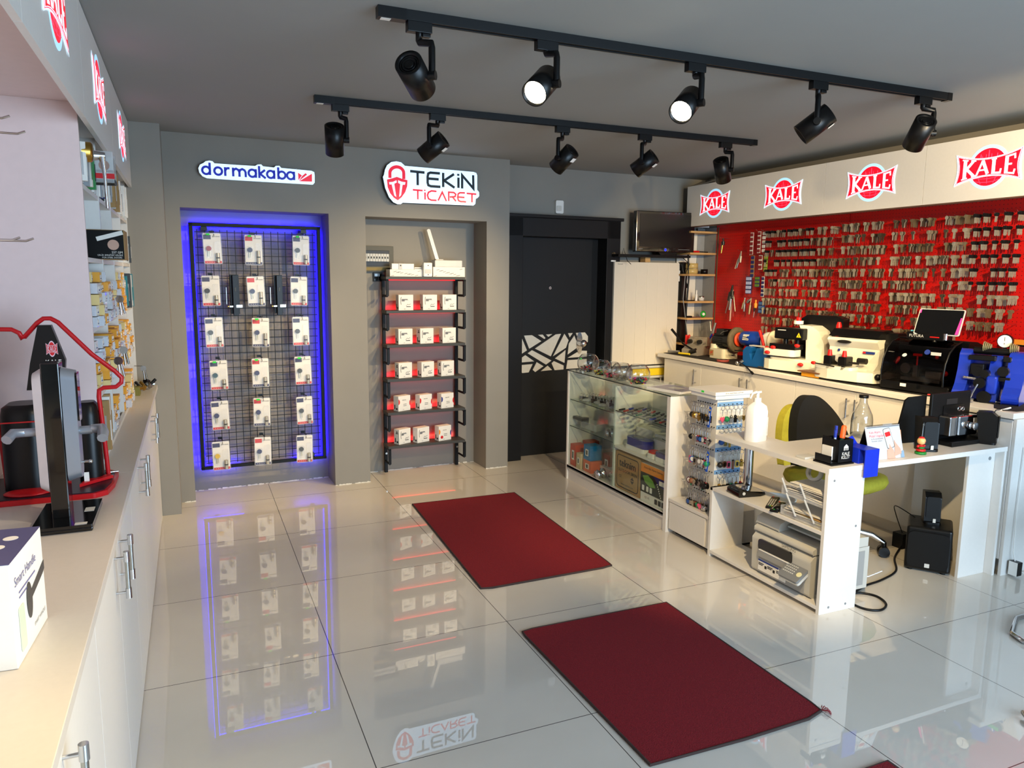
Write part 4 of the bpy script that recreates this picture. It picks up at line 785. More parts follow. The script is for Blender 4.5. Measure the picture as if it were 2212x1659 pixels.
# black enclosed machine with smoked curved window
t = thing('key_machine', 'black enclosed key cutting machine with smoked curved window below the tablet', 'machine', mach(4.27, 3.18, -84) @ Matrix.Scale(.96, 4))
MB(black).box(-.23, .23, -.21, .2, 0, .06).prism([(-.05, .06), (.19, .06), (.20, .22), (.16, .30), (.06, .335), (-.03, .34)], -.23, .23, SXF).box(-.21, .21, .0, .02, .06, .3).build('body', t, bev=.012, seg=3)
prof = [(-.205, .06), (-.213, .12), (-.20, .20), (-.165, .27), (-.11, .315), (-.04, .335)]
sm = MB(smoke); sm.add([(x, y, z) for y, z in prof for x in (-.225, .19)], [(2*i, 2*i+1, 2*i+3, 2*i+2) for i in range(5)], None, True)
sm.add([(-.225, y, z) for y, z in prof]+[(-.225, -.04, .06)], [tuple(range(7))]); sm.add([(.19, y, z) for y, z in prof]+[(.19, -.04, .06)], [tuple(range(6, -1, -1))])
sm.build('smoked_window', t)
MB(black).tube([(.19, y, z) for y, z in prof], .007, 6).tube([(-.225, y, z) for y, z in prof], .004, 6).tube([(-.225, -.04, .336), (.19, -.04, .336)], .006, 6).build('window_frame', t)
MB(black).box(-.13, .12, -.12, -.02, .335, .385).build('head_housing', t, bev=.008); MB(lgrey).text('FUTURA', .026, at(-.06, -.1215, .36) @ FF).m(red).box(.03, .09, -.1215, -.12, .356, .362).build('lettering', t)
MB(chrome).cyl((.125, -.11, .345), (.125, -.11, .385), .012).build('corner_post', t)
i_ = MB(steel).box(-.12, .14, -.16, -.06, .07, .09).box(-.06, -.03, -.13, -.1, .09, .17).box(.02, .12, -.12, -.09, .09, .14).cyl((-.13, -.1, .14), (-.13, -.03, .14), .035).build('inner_carriage', t, bev=.002)
MB(red).cyl((-.04, -.12, .17), (-.04, -.12, .23), .005).box(-.065, -.015, -.13, -.11, .23, .245).ball((.075, -.1, .23), .012).ball((.13, -.09, .13), .018).build('red_handles', t)
MB(black).box(-.10, .04, -.235, -.205, .03, .062).m(white).box(-.07, -.03, -.2365, -.235, .037, .057).build('drawer_latch', t)
MB(lgrey).cyl((-.08, -.197, .235), (-.08, -.199, .237), .014).m(inkblue).cyl((.06, -.18, .265), (.06, -.186, .268), .017).m(lgrey).box(.085, .15, -.186, -.184, .25, .27).build('window_stickers', t)
MB(M('pale_blue_tag', (90, 180, 220), .5)).box(-.12, -.07, -.09, -.06, .386, .394).build('blue_tag', t)
t = thing('tablet', 'black tablet in a pink-edged case tilted on top of the enclosed machine', 'tablet', mach(4.21, 3.125, -76) @ Matrix.Translation((0, 0, .435)) @ Matrix.Rotation(-.42, 4, 'X'))
MB(M('pink_case', (226, 110, 170), .5)).prism(rrect(.262, .165, .01), -.008, -.002, FF).m(lgrey).prism(rrect(.266, .170, .01), -.002, .001, FF).build('case', t); MB(blackG).prism(rrect(.252, .158, .006), .001, .005, FF).build('screen', t)
MB(M('pink_strip', (236, 60, 160), .5)).prism([(.108, -.078), (.126, -.078), (.126, .03), (.118, .03)], .005, .006, FF).prism([(-.126, .055), (-.118, .055), (-.118, .078), (-.126, .078)], .005, .006, FF).build('pink_edge', t)
MB(black).box(-.06, .06, .0, .03, -.10, -.078).cyl((0, .01, -.13), (0, .01, -.08), .012).build('holder', t)
# blue safe-key machine
t = thing('key_milling_machine', 'bright blue key milling machine with dial gauge and red and green buttons', 'machine', mach(4.28, 2.795, -68) @ Matrix.Scale(.95, 4))
bp = M('machine_blue', (20, 50, 168), .3, noise=.02, coat=.4)
ck = [(-.17, 0), (.14, 0), (.15, .12), (.12, .22), (.05, .30), (-.03, .31), (-.07, .28), (-.09, .18), (-.13, .10), (-.185, .05)]
MB(bp).prism(ck, -.185, -.12, SXF).build('cheek', t, bev=.02, seg=3); MB(bp).prism(ck, .075, .165, SXF).build('cheek', t, bev=.025, seg=3)
MB(bp).prism([(-.06, 0), (.13, 0), (.13, .2), (.06, .28), (.0, .27), (-.02, .1)], -.12, .075, SXF).prism([(-.13, .0), (-.06, .0), (.0, .27), (-.04, .28), (-.10, .15)], -.02, .04, SXF).box(-.02, .04, -.14, -.10, .05, .16).box(.1, .19, .02, .14, .02, .26).build('body', t, bev=.012, seg=3)
MB(black).box(-.13, .01, -.09, -.04, .245, .275).box(.05, .09, -.09, -.04, .245, .275).cyl((-.12, -.02, .30), (.08, -.02, .30), .022).box(-.11, -.04, -.12, -.05, .16, .225).cyl((-.07, -.13, .18), (-.07, -.08, .18), .03).cyl((-.03, -.14, .17), (-.03, -.08, .17), .024).cyl((.06, -.12, .19), (.06, -.06, .19), .03).box(.03, .1, -.11, -.07, .13, .155).build('jaw', t, bev=.003)
MB(black).cyl((-.045, -.17, .115), (-.045, -.13, .115), .032).cyl((-.02, -.15, .03), (-.02, -.11, .03), .038).build('hand_wheel', t)
MB(chrome).tube([(-.05, -.18, .11), (-.08, -.19, .025)], .006, 8).cyl((-.14, -.19, .02), (-.06, -.19, .015), .009).cyl((-.14, -.13, .14), (-.07, -.13, .135), .009).build('crank', t)
MB(black).cyl((.035, -.02, .365), (.035, .01, .365), .042, n=28).cyl((.035, 0, .30), (.035, 0, .33), .01).build('gauge_case', t); MB(white).cyl((.035, -.021, .365), (.035, -.024, .365), .037, n=28).m(ink).box(.034, .036, -.0255, -.024, .365, .39).text('0', .014, at(.035, -.0255, .35) @ FF).build('gauge_dial', t)
for x in (-.05, .09):
    ct = MB(M('aged_cutter', (190, 184, 140), .4, .6))
    for i in range(5): ct.cyl((x-.02+i*.009, -.02, .325), (x-.016+i*.009, -.02, .325), .034-.004*i, n=14)
    ct.build('cutter', t)
MB(steel).prism(rrect(.085, .045, .018), 0, .02, at(.205, -.0, .17, -.3) @ FF).build('button_plate', t, bev=.003)
MB(red).cyl((.187, -.022, .17), (.185, -.034, .17), .016).build('stop_button', t); MB(M('green_button', (10, 120, 60), .4)).cyl((.224, -.010, .17), (.222, -.022, .17), .016).build('start_button', t)
MB(M('tag_white', (220, 226, 230), .5)).prism([(-.03, -.09), (.045, -.09), (.045, 0), (-.03, 0)], 0, .001, at(.245, -.02, .09, -.3) @ FF).m(inkblue).prism([(.0, -.09), (.045, -.09), (.045, -.03), (.03, -.06)], .001, .002, at(.245, -.02, .09, -.3) @ FF).m(chrome).tube([(.245, -.02, .12), (.25, -.03, .09)], .002, 5).build('swing_tag', t)
MB(red).tube([(4.05, 3.04, .912), (4.11, 2.98, .912), (4.16, 2.86, .912)], [.004, .007, .007], 6).build('red_pencil', label='red marker lying on the worktop edge before the enclosed black machine', cat='pen')
t = thing('white_device', 'rounded white device at the picture edge beside the blue milling machine', 'machine', mach(4.40, 2.60, -90))
MB(white).prism([(-.09, 0), (.1, 0), (.09, .12), (.06, .2), (.02, .23), (-.04, .1)], -.10, .08, SXF).build('body', t, bev=.02, seg=3); MB(green).box(-.06, .02, -.094, -.088, .15, .17).build('status_light', t); MB(red).box(-.06, .04, -.095, -.088, .19, .21).build('red_strip', t)
MB(white).tube([(4.36, 2.72, .91), (4.2, 2.70, .908), (4.16, 2.78, .912)], .004, 6).build('white_cable', label='thin pale cable curling on the worktop under the blue machine', cat='cable')
# ---------------- glass display case ----------------
X0, X1, Y0, Y1, ZT = 2.69, 3.03, 3.735, 5.10, .868
t = thing('display_case', 'white framed glass display counter with sliding panes and glass top', 'display case')
MB(laminate).box(X0, X1, Y0, Y0+.035, 0, ZT).build('end_panel', t, bev=.001); MB(laminate).box(X0, X1, Y1-.02, Y1, 0, ZT).build('end_panel', t, bev=.001)
MB(laminate).box(X0, X1, Y0+.035, Y1-.02, .10, .12).box(X0+.012, X0+.03, Y0+.035, Y1-.02, .0, .10).box(X0, X0+.028, Y0+.035, Y1-.02, .085, .118).build('base', t)
MB(grey).box(X0-.001, X0+.004, Y0+.036, Y1-.021, .094, .102).build('sliding_track', t)
MB(laminate).box(X1-.012, X1, Y0+.035, Y1-.02, .12, .86).build('back_panel', t)
MB(laminate).box(X0+.015, X1-.012, 4.405, 4.421, .12, .84).box(X0+.015, X1-.012, Y0+.035, 4.405, .405, .421).build('divider', t)
MB(pane).box(X0, X1+.01, Y0+.0, Y1, ZT, ZT+.007).m(glassEdge).box(X0-.001, X0+.0005, Y0, Y1, ZT, ZT+.007).build('glass_top', t)
MB(pane).box(X0+.002, X0+.006, Y0+.036, 4.43, .122, ZT-.012).build('sliding_pane', t); MB(pane).box(X0+.009, X0+.013, 4.39, Y1-.021, .122, ZT-.012).build('sliding_pane', t)
for a, b_, z in ((4.422, Y1-.021, .64), (4.422, Y1-.021, .43), (Y0+.036, 4.404, .665)):
    MB(pane).box(X0+.02, X1-.014, a, b_, z, z+.006).m(glassEdge).box(X0+.0185, X0+.0195, a, b_, z, z+.006).build('glass_shelf', t)
# padlocks on the upper glass shelf
for r_ in range(2):
    for i in range(12):
        y = 5.03-i*.045; h = .018+.0016*i; x = X0+.09+r_*.08
        t = thing('padlock', f'small {"dark" if i % 3 else "steel"} padlock, {ORD[i]} from the dark door, {["front", "rear"][r_]} row on the upper glass shelf', 'padlock', at(x, y, .646, .4), 'padlocks in the display counter')
        MB(dkmetal if i % 3 else steel).box(-.006, .006, -.014, .014, 0, h+.008).build('lock_body', t, bev=.001)
        MB(chrome).tube([(0, .010, h+.006), (0, .010, h+.018+.001*i)]+[(0, .010*math.cos(a), h+.018+.001*i+.010*math.sin(a)) for a in [PI*k/6 for k in range(1, 6)]]+[(0, -.010, h+.018+.001*i), (0, -.010, h+.006)], .002, 5).build('shackle', t)
for i, (y, x) in enumerate(((4.9, 2.76), (4.78, 2.78), (4.66, 2.76), (4.54, 2.78))):
    t = thing('bagged_fitting', f'clear bag with small metal fittings, {["first", "second", "third", "fourth"][i]} from the door on the upper glass shelf', 'fitting', at(x, y, .647, i), 'bagged fittings in the display counter')
    b = MB(sheen); b.ball((0, 0, .014), (.045, .03, .014), 12); b.build('bag', t); MB(steel).cyl((-.02, 0, .01), (.02, .005, .012), .007).cyl((.0, -.01, .012), (.01, .015, .014), .005).build('fitting', t)
t = thing('bagged_lock', 'large clear bag with a black handled lock on the middle glass shelf', 'lock', at(2.79, 4.93, .437))
MB(sheen).prism([(-.03, -.16), (.08, -.14), (.06, .08), (-.04, .06)], 0, .05).build('bag', t, bev=.015); MB(black).box(-.06, -.02, .0, .14, .05, .075).cyl((0, .05, .01), (0, .05, .07), .03).build('lock_handle', t, bev=.004)
t = thing('door_knob_set', 'round chrome knob set on the middle glass shelf near the divider', 'knob', at(2.78, 4.55, .437)); MB(chrome).lathe([(.0, 0), (.032, .002), (.034, .012), (.012, .02), (.012, .03), (.026, .04), (.024, .055), (0, .058)], 22, at(0, 0, .034, ry=-PI/2)).cyl((0, .07, .03), (0.02, .07, .03), .028).build('knob', t)
MB(kraft).box(2.85, 3.0, 4.44, 4.62, .437, .52).build('parcel', label='brown parcel at the rear of the middle glass shelf', cat='box')
for (x, y, z, dx, dy, dz, m, lab) in ((2.76, 5.03, .12, .09, .085, .17, M('orange_red_box', (206, 66, 32), .5), 'tall orange-red box in the corner of the lowest case compartment'),
     (2.87, 5.02, .12, .1, .09, .19, M('rust_box', (170, 60, 34), .5), 'rust coloured box behind the tall orange-red one'), (2.735, 4.93, .12, .05, .07, .12, M('cream_box', (214, 190, 150), .6), 'small cream box between the orange ones'),
     (2.77, 4.81, .12, .10, .12, .09, M('coral_box', (224, 110, 76), .5), 'low coral box under the blue camera box'), (2.775, 4.825, .2105, .10, .10, .115, M('sky_box', (20, 120, 180), .5), 'bright blue camera box on top of the coral box'),
     (2.88, 4.72, .12, .09, .1, .15, M('brick_box', (150, 50, 30), .5), 'dark orange box at the back beside the knobs')):
    t = thing('boxed_camera', lab, 'box', at(x, y, z), 'boxes in the low case compartment')
    MB(m).cb((0, 0, dz/2), (dx, dy, dz)).build('carton', t, bev=.001)
    MB(card).prism(rrect(dy*.45, dz*.45, .004), dx/2, dx/2+.001, at(0, 0, dz*.5) @ FL).m(ink).prism(rrect(dy*.2, dz*.3, .004), dx/2+.001, dx/2+.0015, at(0, 0, dz*.5) @ FL).build('print', t)
t = thing('door_knob_set', 'big chrome and glass knob set lying at the bottom of the case near the divider', 'knob', at(2.76, 4.62, .12)); MB(chrome).lathe([(0, 0), (.035, .0), (.04, .02), (.02, .03), (.036, .05), (.03, .07), (0, .075)], 24, at(0, 0, .04, ry=-PI/2-.2)).cyl((0, -.09, .03), (.05, -.09, .03), .03).build('knob', t)
t = thing('white_tray_box', 'low white tray box behind the chrome knobs at the bottom', 'box', at(2.86, 4.63, .12)); MB(card).cb((0, 0, .03), (.12, .26, .06)).build('carton', t, bev=.002)
# pocket tools on the right glass shelf
tc_ = [black, dkmetal, steel, M('tool_red', (150, 30, 30), .4), M('tool_green', (30, 90, 60), .4), blueD, black, steel]
for r_ in range(3):
    for i in range(11):
        y = 4.37-i*.054; x = X0+.05+r_*.075
        t = thing('pocket_tool', f'{["black", "dark metal", "steel", "red", "green", "blue", "black", "steel"][(i*3+r_*5) % 8]} pocket tool, {ORD[i]} from the divider, {["front", "middle", "rear"][r_]} row on the glass shelf', 'tool', at(x, y, .673, .5+rnd.uniform(-.2, .2)), 'pocket tools in the display counter')
        MB(tc_[(i*3+r_*5) % 8]).cb((0, 0, .006), (.058, .015, .012)).build('handle', t, bev=.003); MB(steel).cyl((.028, 0, .006), (.036, 0, .006), .007, n=8).build('tip', t)
t = thing('small_stand', 'small dark round stand at the far end of the tool shelf', 'stand', at(2.86, 3.85, .672)); MB(dkmetal).cyl((0, 0, 0), (0, 0, .01), .03).cyl((0, 0, .01), (0, 0, .16), .002).build('rod', t)
MB(card).box(2.90, 2.98, 3.80, 3.98, .672, .70).build('flat_carton', label='flat pale carton behind the pocket tools', cat='box')
for (x, y, z, dx, dy, dz, lab) in ((2.93, 4.28, .422, .12, .2, .13, 'white carton at the divider on the middle wooden shelf of the counter'), (2.93, 4.06, .422, .12, .18, .12, 'white carton second from the divider in the counter')):
    MB(card).cb((x, y, z+dz/2), (dx, dy, dz)).build('white_carton', label=lab, cat='box', bev=.002)
t = thing('alarm_siren', 'white alarm siren with dark blue dome and grey cap in the counter', 'siren', at(2.78, 4.19, .422, PI/2))
MB(white).prism(rrect(.26, .10, .04), 0, .03).build('base', t, bev=.006); MB(M('siren_blue', (34, 36, 130), .25, noise=0, coat=.4)).prism(rrect(.25, .09, .04), .03, .085).build('dome', t, bev=.015, seg=3); MB(grey).prism(rrect(.09, .05, .02, cx=.02), .085, .09).build('cap', t)
t = thing('siren_housing', 'large white siren housing with a dark oval ring behind the blue dome one', 'siren', at(2.90, 4.0, .422)); MB(white).prism(rrect(.16, .24, .04), 0, .10).build('housing', t, bev=.012, seg=3); MB(ink).tube([(.045*math.cos(a), .08*math.sin(a), .1005) for a in [2*PI*i/24 for i in range(24)]], .003, 5, closed=True).build('ring_mark', t)
t = thing('panic_button', 'small round white unit with red top in front of the white sirens', 'button', at(2.755, 3.975, .422)); MB(white).prism(rrect(.08, .10, .03), 0, .032).build('housing', t, bev=.006); MB(red).prism(rrect(.07, .09, .03), .032, .045).build('red_top', t, bev=.004)
t = thing('alarm_siren', 'white siren with blue band at the end panel of the counter', 'siren', at(2.77, 3.85, .422, PI/2)); MB(white).prism(rrect(.15, .12, .03), 0, .03).m(M('siren_blue', (34, 36, 130))).prism(rrect(.148, .118, .03), .03, .06).m(grey).prism(rrect(.12, .08, .02), .06, .068).build('housing', t, bev=.004)
t = thing('siren_carton', 'brown carton reading teknim OUTDOOR SIREN in the display counter', 'box', at(2.78, 4.235, .12))
MB(kraft).cb((0, 0, .133), (.13, .315, .266)).build('carton', t, bev=.002)
F_ = at(-.0655, 0, .133) @ FL
b = MB(ink).text('teknim', .075, at(-.0655, 0, .192) @ FL, .0006).text('OUTDOOR SIREN', .030, at(-.0655, 0, .140) @ FL, .0006).text('CE', .028, at(-.0655, .09, .095) @ FL, .0006).text('www.teknim.com', .022, at(-.0655, 0, .045) @ FL, .0006).ribbon(rrect(.27, .225, .025), .006, F_, True, 0, .0006)
b.prism([(.04, .0), (.085, .0), (.0625, .022)], .0, .0006, at(-.0655, 0, .098) @ FL).prism([(.04, -.006), (.085, -.006), (.0625, -.028)], .0, .0006, at(-.0655, 0, .098) @ FL).text('teknim', .075, at(-.0655, -.0025, .192) @ FL, .0007).text('teknim', .075, at(-.0655, .0025, .1925) @ FL, .0008).text('teknim', .075, at(-.0655, 0, .194) @ FL, .0009).text('OUTDOOR SIREN', .0305, at(-.0655, -.0007, .140) @ FL, .0007).build('print', t)
t = thing('alarm_carton', 'printed alarm system carton with orange band and green car picture in the counter', 'box', at(2.78, 3.925, .12))
MB(card).cb((0, 0, .127), (.13, .285, .254)).build('carton', t, bev=.002)
b = MB(orange).box(-.0665, -.065, -.1425, .1425, .195, .254).m(M('dark_green_print', (20, 34, 28), .5)).box(-.0665, -.065, -.1425, .1425, .06, .195).m(M('lime_print', (110, 160, 70), .5)).prism([(-.12, .17), (-.06, .185), (.0, .16), (.03, .12), (-.03, .11), (-.09, .13)], .0, .0006, at(-.0666, 0, 0) @ FL).m(M('navy_print', (24, 40, 110), .5)).prism([(.0, .195), (.1425, .195), (.1425, .13), (.06, .15)], 0, .0008, at(-.0666, 0, 0) @ FL)
b.m(card).prism([(.07, .15), (.1425, .15), (.1425, .18), (.07, .18)], .0008, .0012, at(-.0666, 0, 0) @ FL)
for x in (-.11, -.06, -.02): b.prism(rrect(.026, .036, .005, cx=x, cy=.09), 0, .001, at(-.0666, 0, 0) @ FL)
for i in range(7): b.prism([(.05+i*.007+.005*math.cos(a), .15-i*.013+.005*math.sin(a)) for a in [2*PI*k/8 for k in range(8)]], .001, .0014, at(-.0666, 0, 0) @ FL)
b.m(ink).text('Auto-dial Alarm System', .022, at(-.0666, 0, .232) @ FL, .0006).text('CE  FC', .02, at(-.0666, .06, .03) @ FL, .0006)
for x in (.04, .08, .12): b.prism(rrect(.03, .034, .004, cx=x, cy=.03), 0, .001, at(-.0666, 0, 0) @ FL)
b.build('print', t)
# fish bowls on the glass top
cols_ = [M('cap_red', (220, 30, 50), .35, noise=0), M('cap_yellow', (236, 200, 30), .35, noise=0), M('cap_green', (40, 190, 90), .35, noise=0), M('cap_blue', (50, 60, 190), .35, noise=0), M('cap_pink', (230, 70, 140), .35, noise=0), black, M('cap_violet', (110, 60, 170), .35, noise=0)]
BO = [(2.76, 4.90, .085, 0, 'largest glass bowl full of mixed keyrings, nearest the dark door'), (2.765, 4.71, .07, 1, 'second glass bowl with red, yellow and green tags'), (2.765, 4.56, .07, 2, 'third glass bowl with black and pink tags'), (2.76, 4.42, .075, 3, 'fourth glass bowl with steel key rings'), (2.765, 4.22, .083, 4, 'last glass bowl with bright coloured key caps, nearest the magazine')]
for x, y, r_, kd, lab in BO:
    t = thing('glass_bowl', lab, 'bowl', at(x, y, ZT+.0075), 'glass bowls on the display counter'); R_ = r_/.085
    pr = [(.0, .001), (.03, .001), (.055, .012), (.076, .035), (.084, .062), (.082, .09), (.070, .117), (.054, .134), (.052, .136), (.0505, .134)]
    b = MB(bowlG).lathe([(a*R_, z*R_) for a, z in pr], 32, cap=False); b.build('bowl', t)
    b = MB(chrome).tube([(.0525*R_*math.cos(a), .0525*R_*math.sin(a), .1355*R_) for a in [2*PI*i/28 for i in range(28)]], .0012, 5, closed=True); b.build('rim', t)
    c_ = MB(); rr_ = random.Random(kd+5)
    for i in range(150 if kd else 110):
        a = rr_.uniform(0, 2*PI); z = rr_.uniform(.008, .05 if kd in (0, 4) else .042); q = rr_.uniform(0, 1)**.5*(.05+.35*z)*R_; q = min(q, .066*R_); z *= R_
        m_ = {0: rr_.choice([steel, dkmetal, nickel, cols_[0], blueD, black]), 1: rr_.choice([black, black, cols_[0], cols_[1], cols_[2]]), 2: rr_.choice([black, black, cols_[0], cols_[4]]), 3: rr_.choice([steel, nickel, chrome]), 4: rr_.choice([black]*3+cols_)}[kd]
        if kd == 3: c_.m(m_).tube([(q*math.cos(a)+.007*math.cos(s_), q*math.sin(a)+.006*math.sin(s_), z+.003*math.sin(s_+i)) for s_ in [2*PI*k/8 for k in range(8)]], .0012, 4, closed=True)
        else: c_.m(m_).ball((q*math.cos(a), q*math.sin(a), z), (rr_.uniform(.006, .011), rr_.uniform(.004, .008), rr_.uniform(.002, .005)), 7, k=4)
    c_.build('loose_tags', label=['mixed keyrings filling the largest glass bowl', 'red, yellow and green key tags in the second glass bowl', 'black and pink key tags in the third glass bowl', 'steel key rings in the fourth glass bowl', 'bright coloured key caps in the last glass bowl'][kd], cat='key tags', kind='stuff', T=at(x, y, ZT+.0075))
MB(green).box(-.085, -.075, -.02, .0, .105, .118, at(2.785, 4.93, ZT)).build('price_sticker', label='tiny green price sticker on the largest glass bowl', cat='sticker')
t = thing('magazine', 'violet covered magazine in clear film lying on the glass counter top', 'magazine', at(2.84, 3.91, ZT+.008, .22))
MB(paper).cb((0, 0, .006), (.2, .28, .012)).build('pages', t, bev=.001); MB(M('violet_cover', (92, 84, 140), .4, noise=.15, scale=12)).box(-.098, .098, -.138, .13, .012, .014).m(lgrey).box(-.02, .05, -.05, .04, .014, .0145).build('cover', t)
MB(sheen).cb((0, 0, .0085), (.212, .292, .017)).build('film', t, bev=.003); MB(paper).box(-.108, -.094, -.14, .14, .0, .016).build('spine', t)
# ---------------- keychain tower on its low cabinet ----------------
t = thing('low_cabinet', 'low white cabinet carrying the keychain tower between counter and desk', 'cabinet')
MB(laminate).box(2.70, 3.08, 3.335, 3.725, .205, .225).build('top', t, bev=.001); MB(laminate).box(2.715, 3.07, 3.345, 3.72, .022, .205).build('body', t); MB(black).box(2.74, 3.05, 3.37, 3.70, 0, .022).build('plinth', t); MB(laminate).box(2.702, 2.715, 3.37, 3.722, .03, .2).build('door', t, bev=.001)
TX, TY = 2.875, 3.50
TT = at(TX, TY, 0, math.radians(0)); hw = .095
t = thing('keychain_tower', 'white square display tower with rows of hooks for keychains', 'display stand', TT)
MB(white).box(-hw, hw, -hw, hw, .226, .90).build('tower', t, bev=.001); MB(white).box(-.125, .125, -.115, .115, .90, .925).box(-.135, .135, -.125, .125, .925, .945).build('top_plate', t, bev=.001)
MB(M('pale_blue_band', (120, 165, 215), .5)).box(-hw, hw, -hw-.001, -hw, .855, .88).build('price_band', t)
for z in (.72, .585, .45, .315): MB(M('pale_blue_band', (120, 165, 215), .5)).box(-hw, hw, -hw-.001, -hw, z, z+.025).build('price_band', t)
MB(green).box(-.1355, -.135, -.02, .005, .93, .941).m(ink).text('ÇEK AL ANAHTARLIK ÇEŞİTLERİ', .009, at(0, -.1255, .935) @ FF, .0004).build('labels', t)
rowsZ = [.865, .73, .595, .46, .325]; KR = random.Random(11)
kcm = [steel, dkmetal, brass, nickel, steel, dkmetal, steel, nickel, chrome, black, dkmetal, M('charm_red', (190, 40, 50), .4), M('charm_pink', (230, 90, 130), .4), M('charm_blue', (40, 90, 170), .4), M('charm_green', (30, 140, 90), .4), black, M('charm_brown', (130, 80, 50), .5), chrome, card]
for ri, z in enumerate(rowsZ):
    for face in (0, 1):
        n = 6 if face == 0 else 8
        for i in range(n):
            p = -.078+.156*i/(n-1)
            if face == 0: base = Vector((p, -hw, z)); out = Vector((0, -1, 0))
            else: base = Vector((-hw, p, z)); out = Vector((-1, 0, 0))
            MB(chrome).tube([base, base+out*.045+Vector((0, 0, -.004)), base+out*.055+Vector((0, 0, .006))], .0015, 5).m(black).cb(base+out*.001, (.006, .006, .006)).build('hook', t)
            for q in range(1 if face == 0 else 2):
                kind = KR.choice(['disc', 'heart', 'bar', 'ball', 'figure', 'tag']); mm = KR.choice(kcm) if not (face == 1 and ri == 0) else KR.choice([brass, dkmetal, black]); mm = {(0, 0, 0): MATS['charm_pink'], (0, 3, 5): MATS['charm_red']}.get((face, ri, i), mm)
                if (face, ri, i) == (0, 0, 0): kind = 'heart'
                P = TT @ (base+out*(.03+.014*q)+Vector((0, 0, -.001)))
                k = thing('keychain', f'{mm.name.replace("_", " ").replace("charm ", "")} {kind}-shaped keychain, {"" if face == 0 else ["inner, ", "outer, "][q]}{ORD[i]} from the tower corner, {["top", "second", "third", "fourth", "bottom"][ri]} row, {"desk" if face == 0 else "counter"} side', 'keychain', Matrix.Translation(P) @ Matrix.Rotation((0 if face == 0 else -PI/2)+KR.uniform(-.25, .25), 4, 'Z') @ Matrix.Scale(1.22, 4), 'keychains on the white tower')
                MB(chrome).tube([(.011*math.cos(a), .002*math.sin(a*2), -.011+.011*math.sin(a)) for a in [2*PI*j/10 for j in range(10)]], .0011, 4, closed=True).cyl((0, 0, -.022), (0, 0, -.048), .0016, n=5).build('ring', k)
                b = MB(mm); zc_ = -.065
                if kind == 'disc': b.cyl((0, .002, zc_), (0, -.002, zc_), .016, n=16).m(KR.choice([white, black, steel, MATS['charm_blue']])).cyl((0, -.002, zc_), (0, -.003, zc_), .011, n=12)
                elif kind == 'heart': b.prism([(.016*(math.sin(a)**3), zc_+.001*(13*math.cos(a)-5*math.cos(2*a)-2*math.cos(3*a)-math.cos(4*a))) for a in [2*PI*j/20 for j in range(20)]], -.002, .002, FF)
                elif kind == 'bar': b.cb((0, 0, zc_-.008), (.010, .004, .042)).m(dkmetal).cyl((0, 0, zc_+.012), (0, 0, zc_+.018), .006, n=8)
                elif kind == 'ball': b.ball((0, 0, zc_), .014, 10, k=6)
                elif kind == 'figure': b.ball((0, 0, zc_+.01), .008, 8, k=5).cb((0, 0, zc_-.008), (.015, .007, .022)).cb((0, 0, zc_-.002), (.026, .005, .006))
                else: b.prism(rrect(.02, .034, .004, cx=0, cy=zc_-.004), -.0015, .0015, FF).m(KR.choice(kcm)).prism(rrect(.012, .02, .003, cx=0, cy=zc_-.004), .0015, .002, FF)
                b.build('charm', k)
for z, lab in ((.79, 'blue lanyard strap hanging in the upper rows at the tower corner'), (.525, 'blue lanyard strap hanging in the lower rows at the tower corner')):
    k = thing('lanyard', lab, 'lanyard', at(TX-hw-.045, TY-hw+.01, z+.07)); MB(M('lanyard_blue', (14, 80, 190), .5)).prism([(-.014, -.125), (.006, -.125), (.016, -.01), (.0, .0)], 0, .003, FL).build('strap', k); MB(card).ribbon([(-.004, -.11), (.004, -.04)], .005, FL, False, .003, .004).m(yellow).cyl((-.003, -.006, -.022), (-.004, -.006, -.022), .005).build('print', k)
# ---------------- desk ----------------
t = thing('desk', 'white L-shaped desk with open shelf unit below and hinged top panel', 'desk')
MB(laminate).prism([(2.69, 2.48), (3.962, 2.48), (3.962, 3.01), (2.93, 3.01), (2.93, 3.30), (2.69, 3.30)], .695, .72).build('desk_top', t, bev=.001)
MB(laminate).box(2.69, 2.925, 2.482, 2.502, 0, .695).build('side_panel', t, bev=.001); MB(laminate).box(2.69, 2.925, 3.30, 3.32, 0, .41).build('side_panel', t, bev=.001)
MB(laminate).box(2.69, 2.925, 2.502, 3.30, .02, .038).build('bottom_board', t, bev=.001); MB(laminate).box(2.69, 2.925, 2.502, 3.32, .392, .41).build('shelf', t, bev=.001)
MB(laminate).box(3.735, 3.942, 2.53, 2.548, 0, .695).build('leg_panel', t, bev=.001); MB(laminate).box(3.943, 3.961, 2.482, 3.0, 0, .694).build('leg_panel', t, bev=.001)
MB(chrome).cyl((2.87, 3.22, .41), (2.87, 3.22, .695), .026, n=24).build('support_tube', t)
sc = MB(grey)
for p in ((2.75, .03), (2.86, .03), (2.73, .66), (2.89, .42)): sc.cyl((p[0], 2.4825, p[1]), (p[0], 2.481, p[1]), .006)
sc.cyl((3.90, 2.53, .65), (3.90, 2.528, .65), .01).build('screw_cap', t)
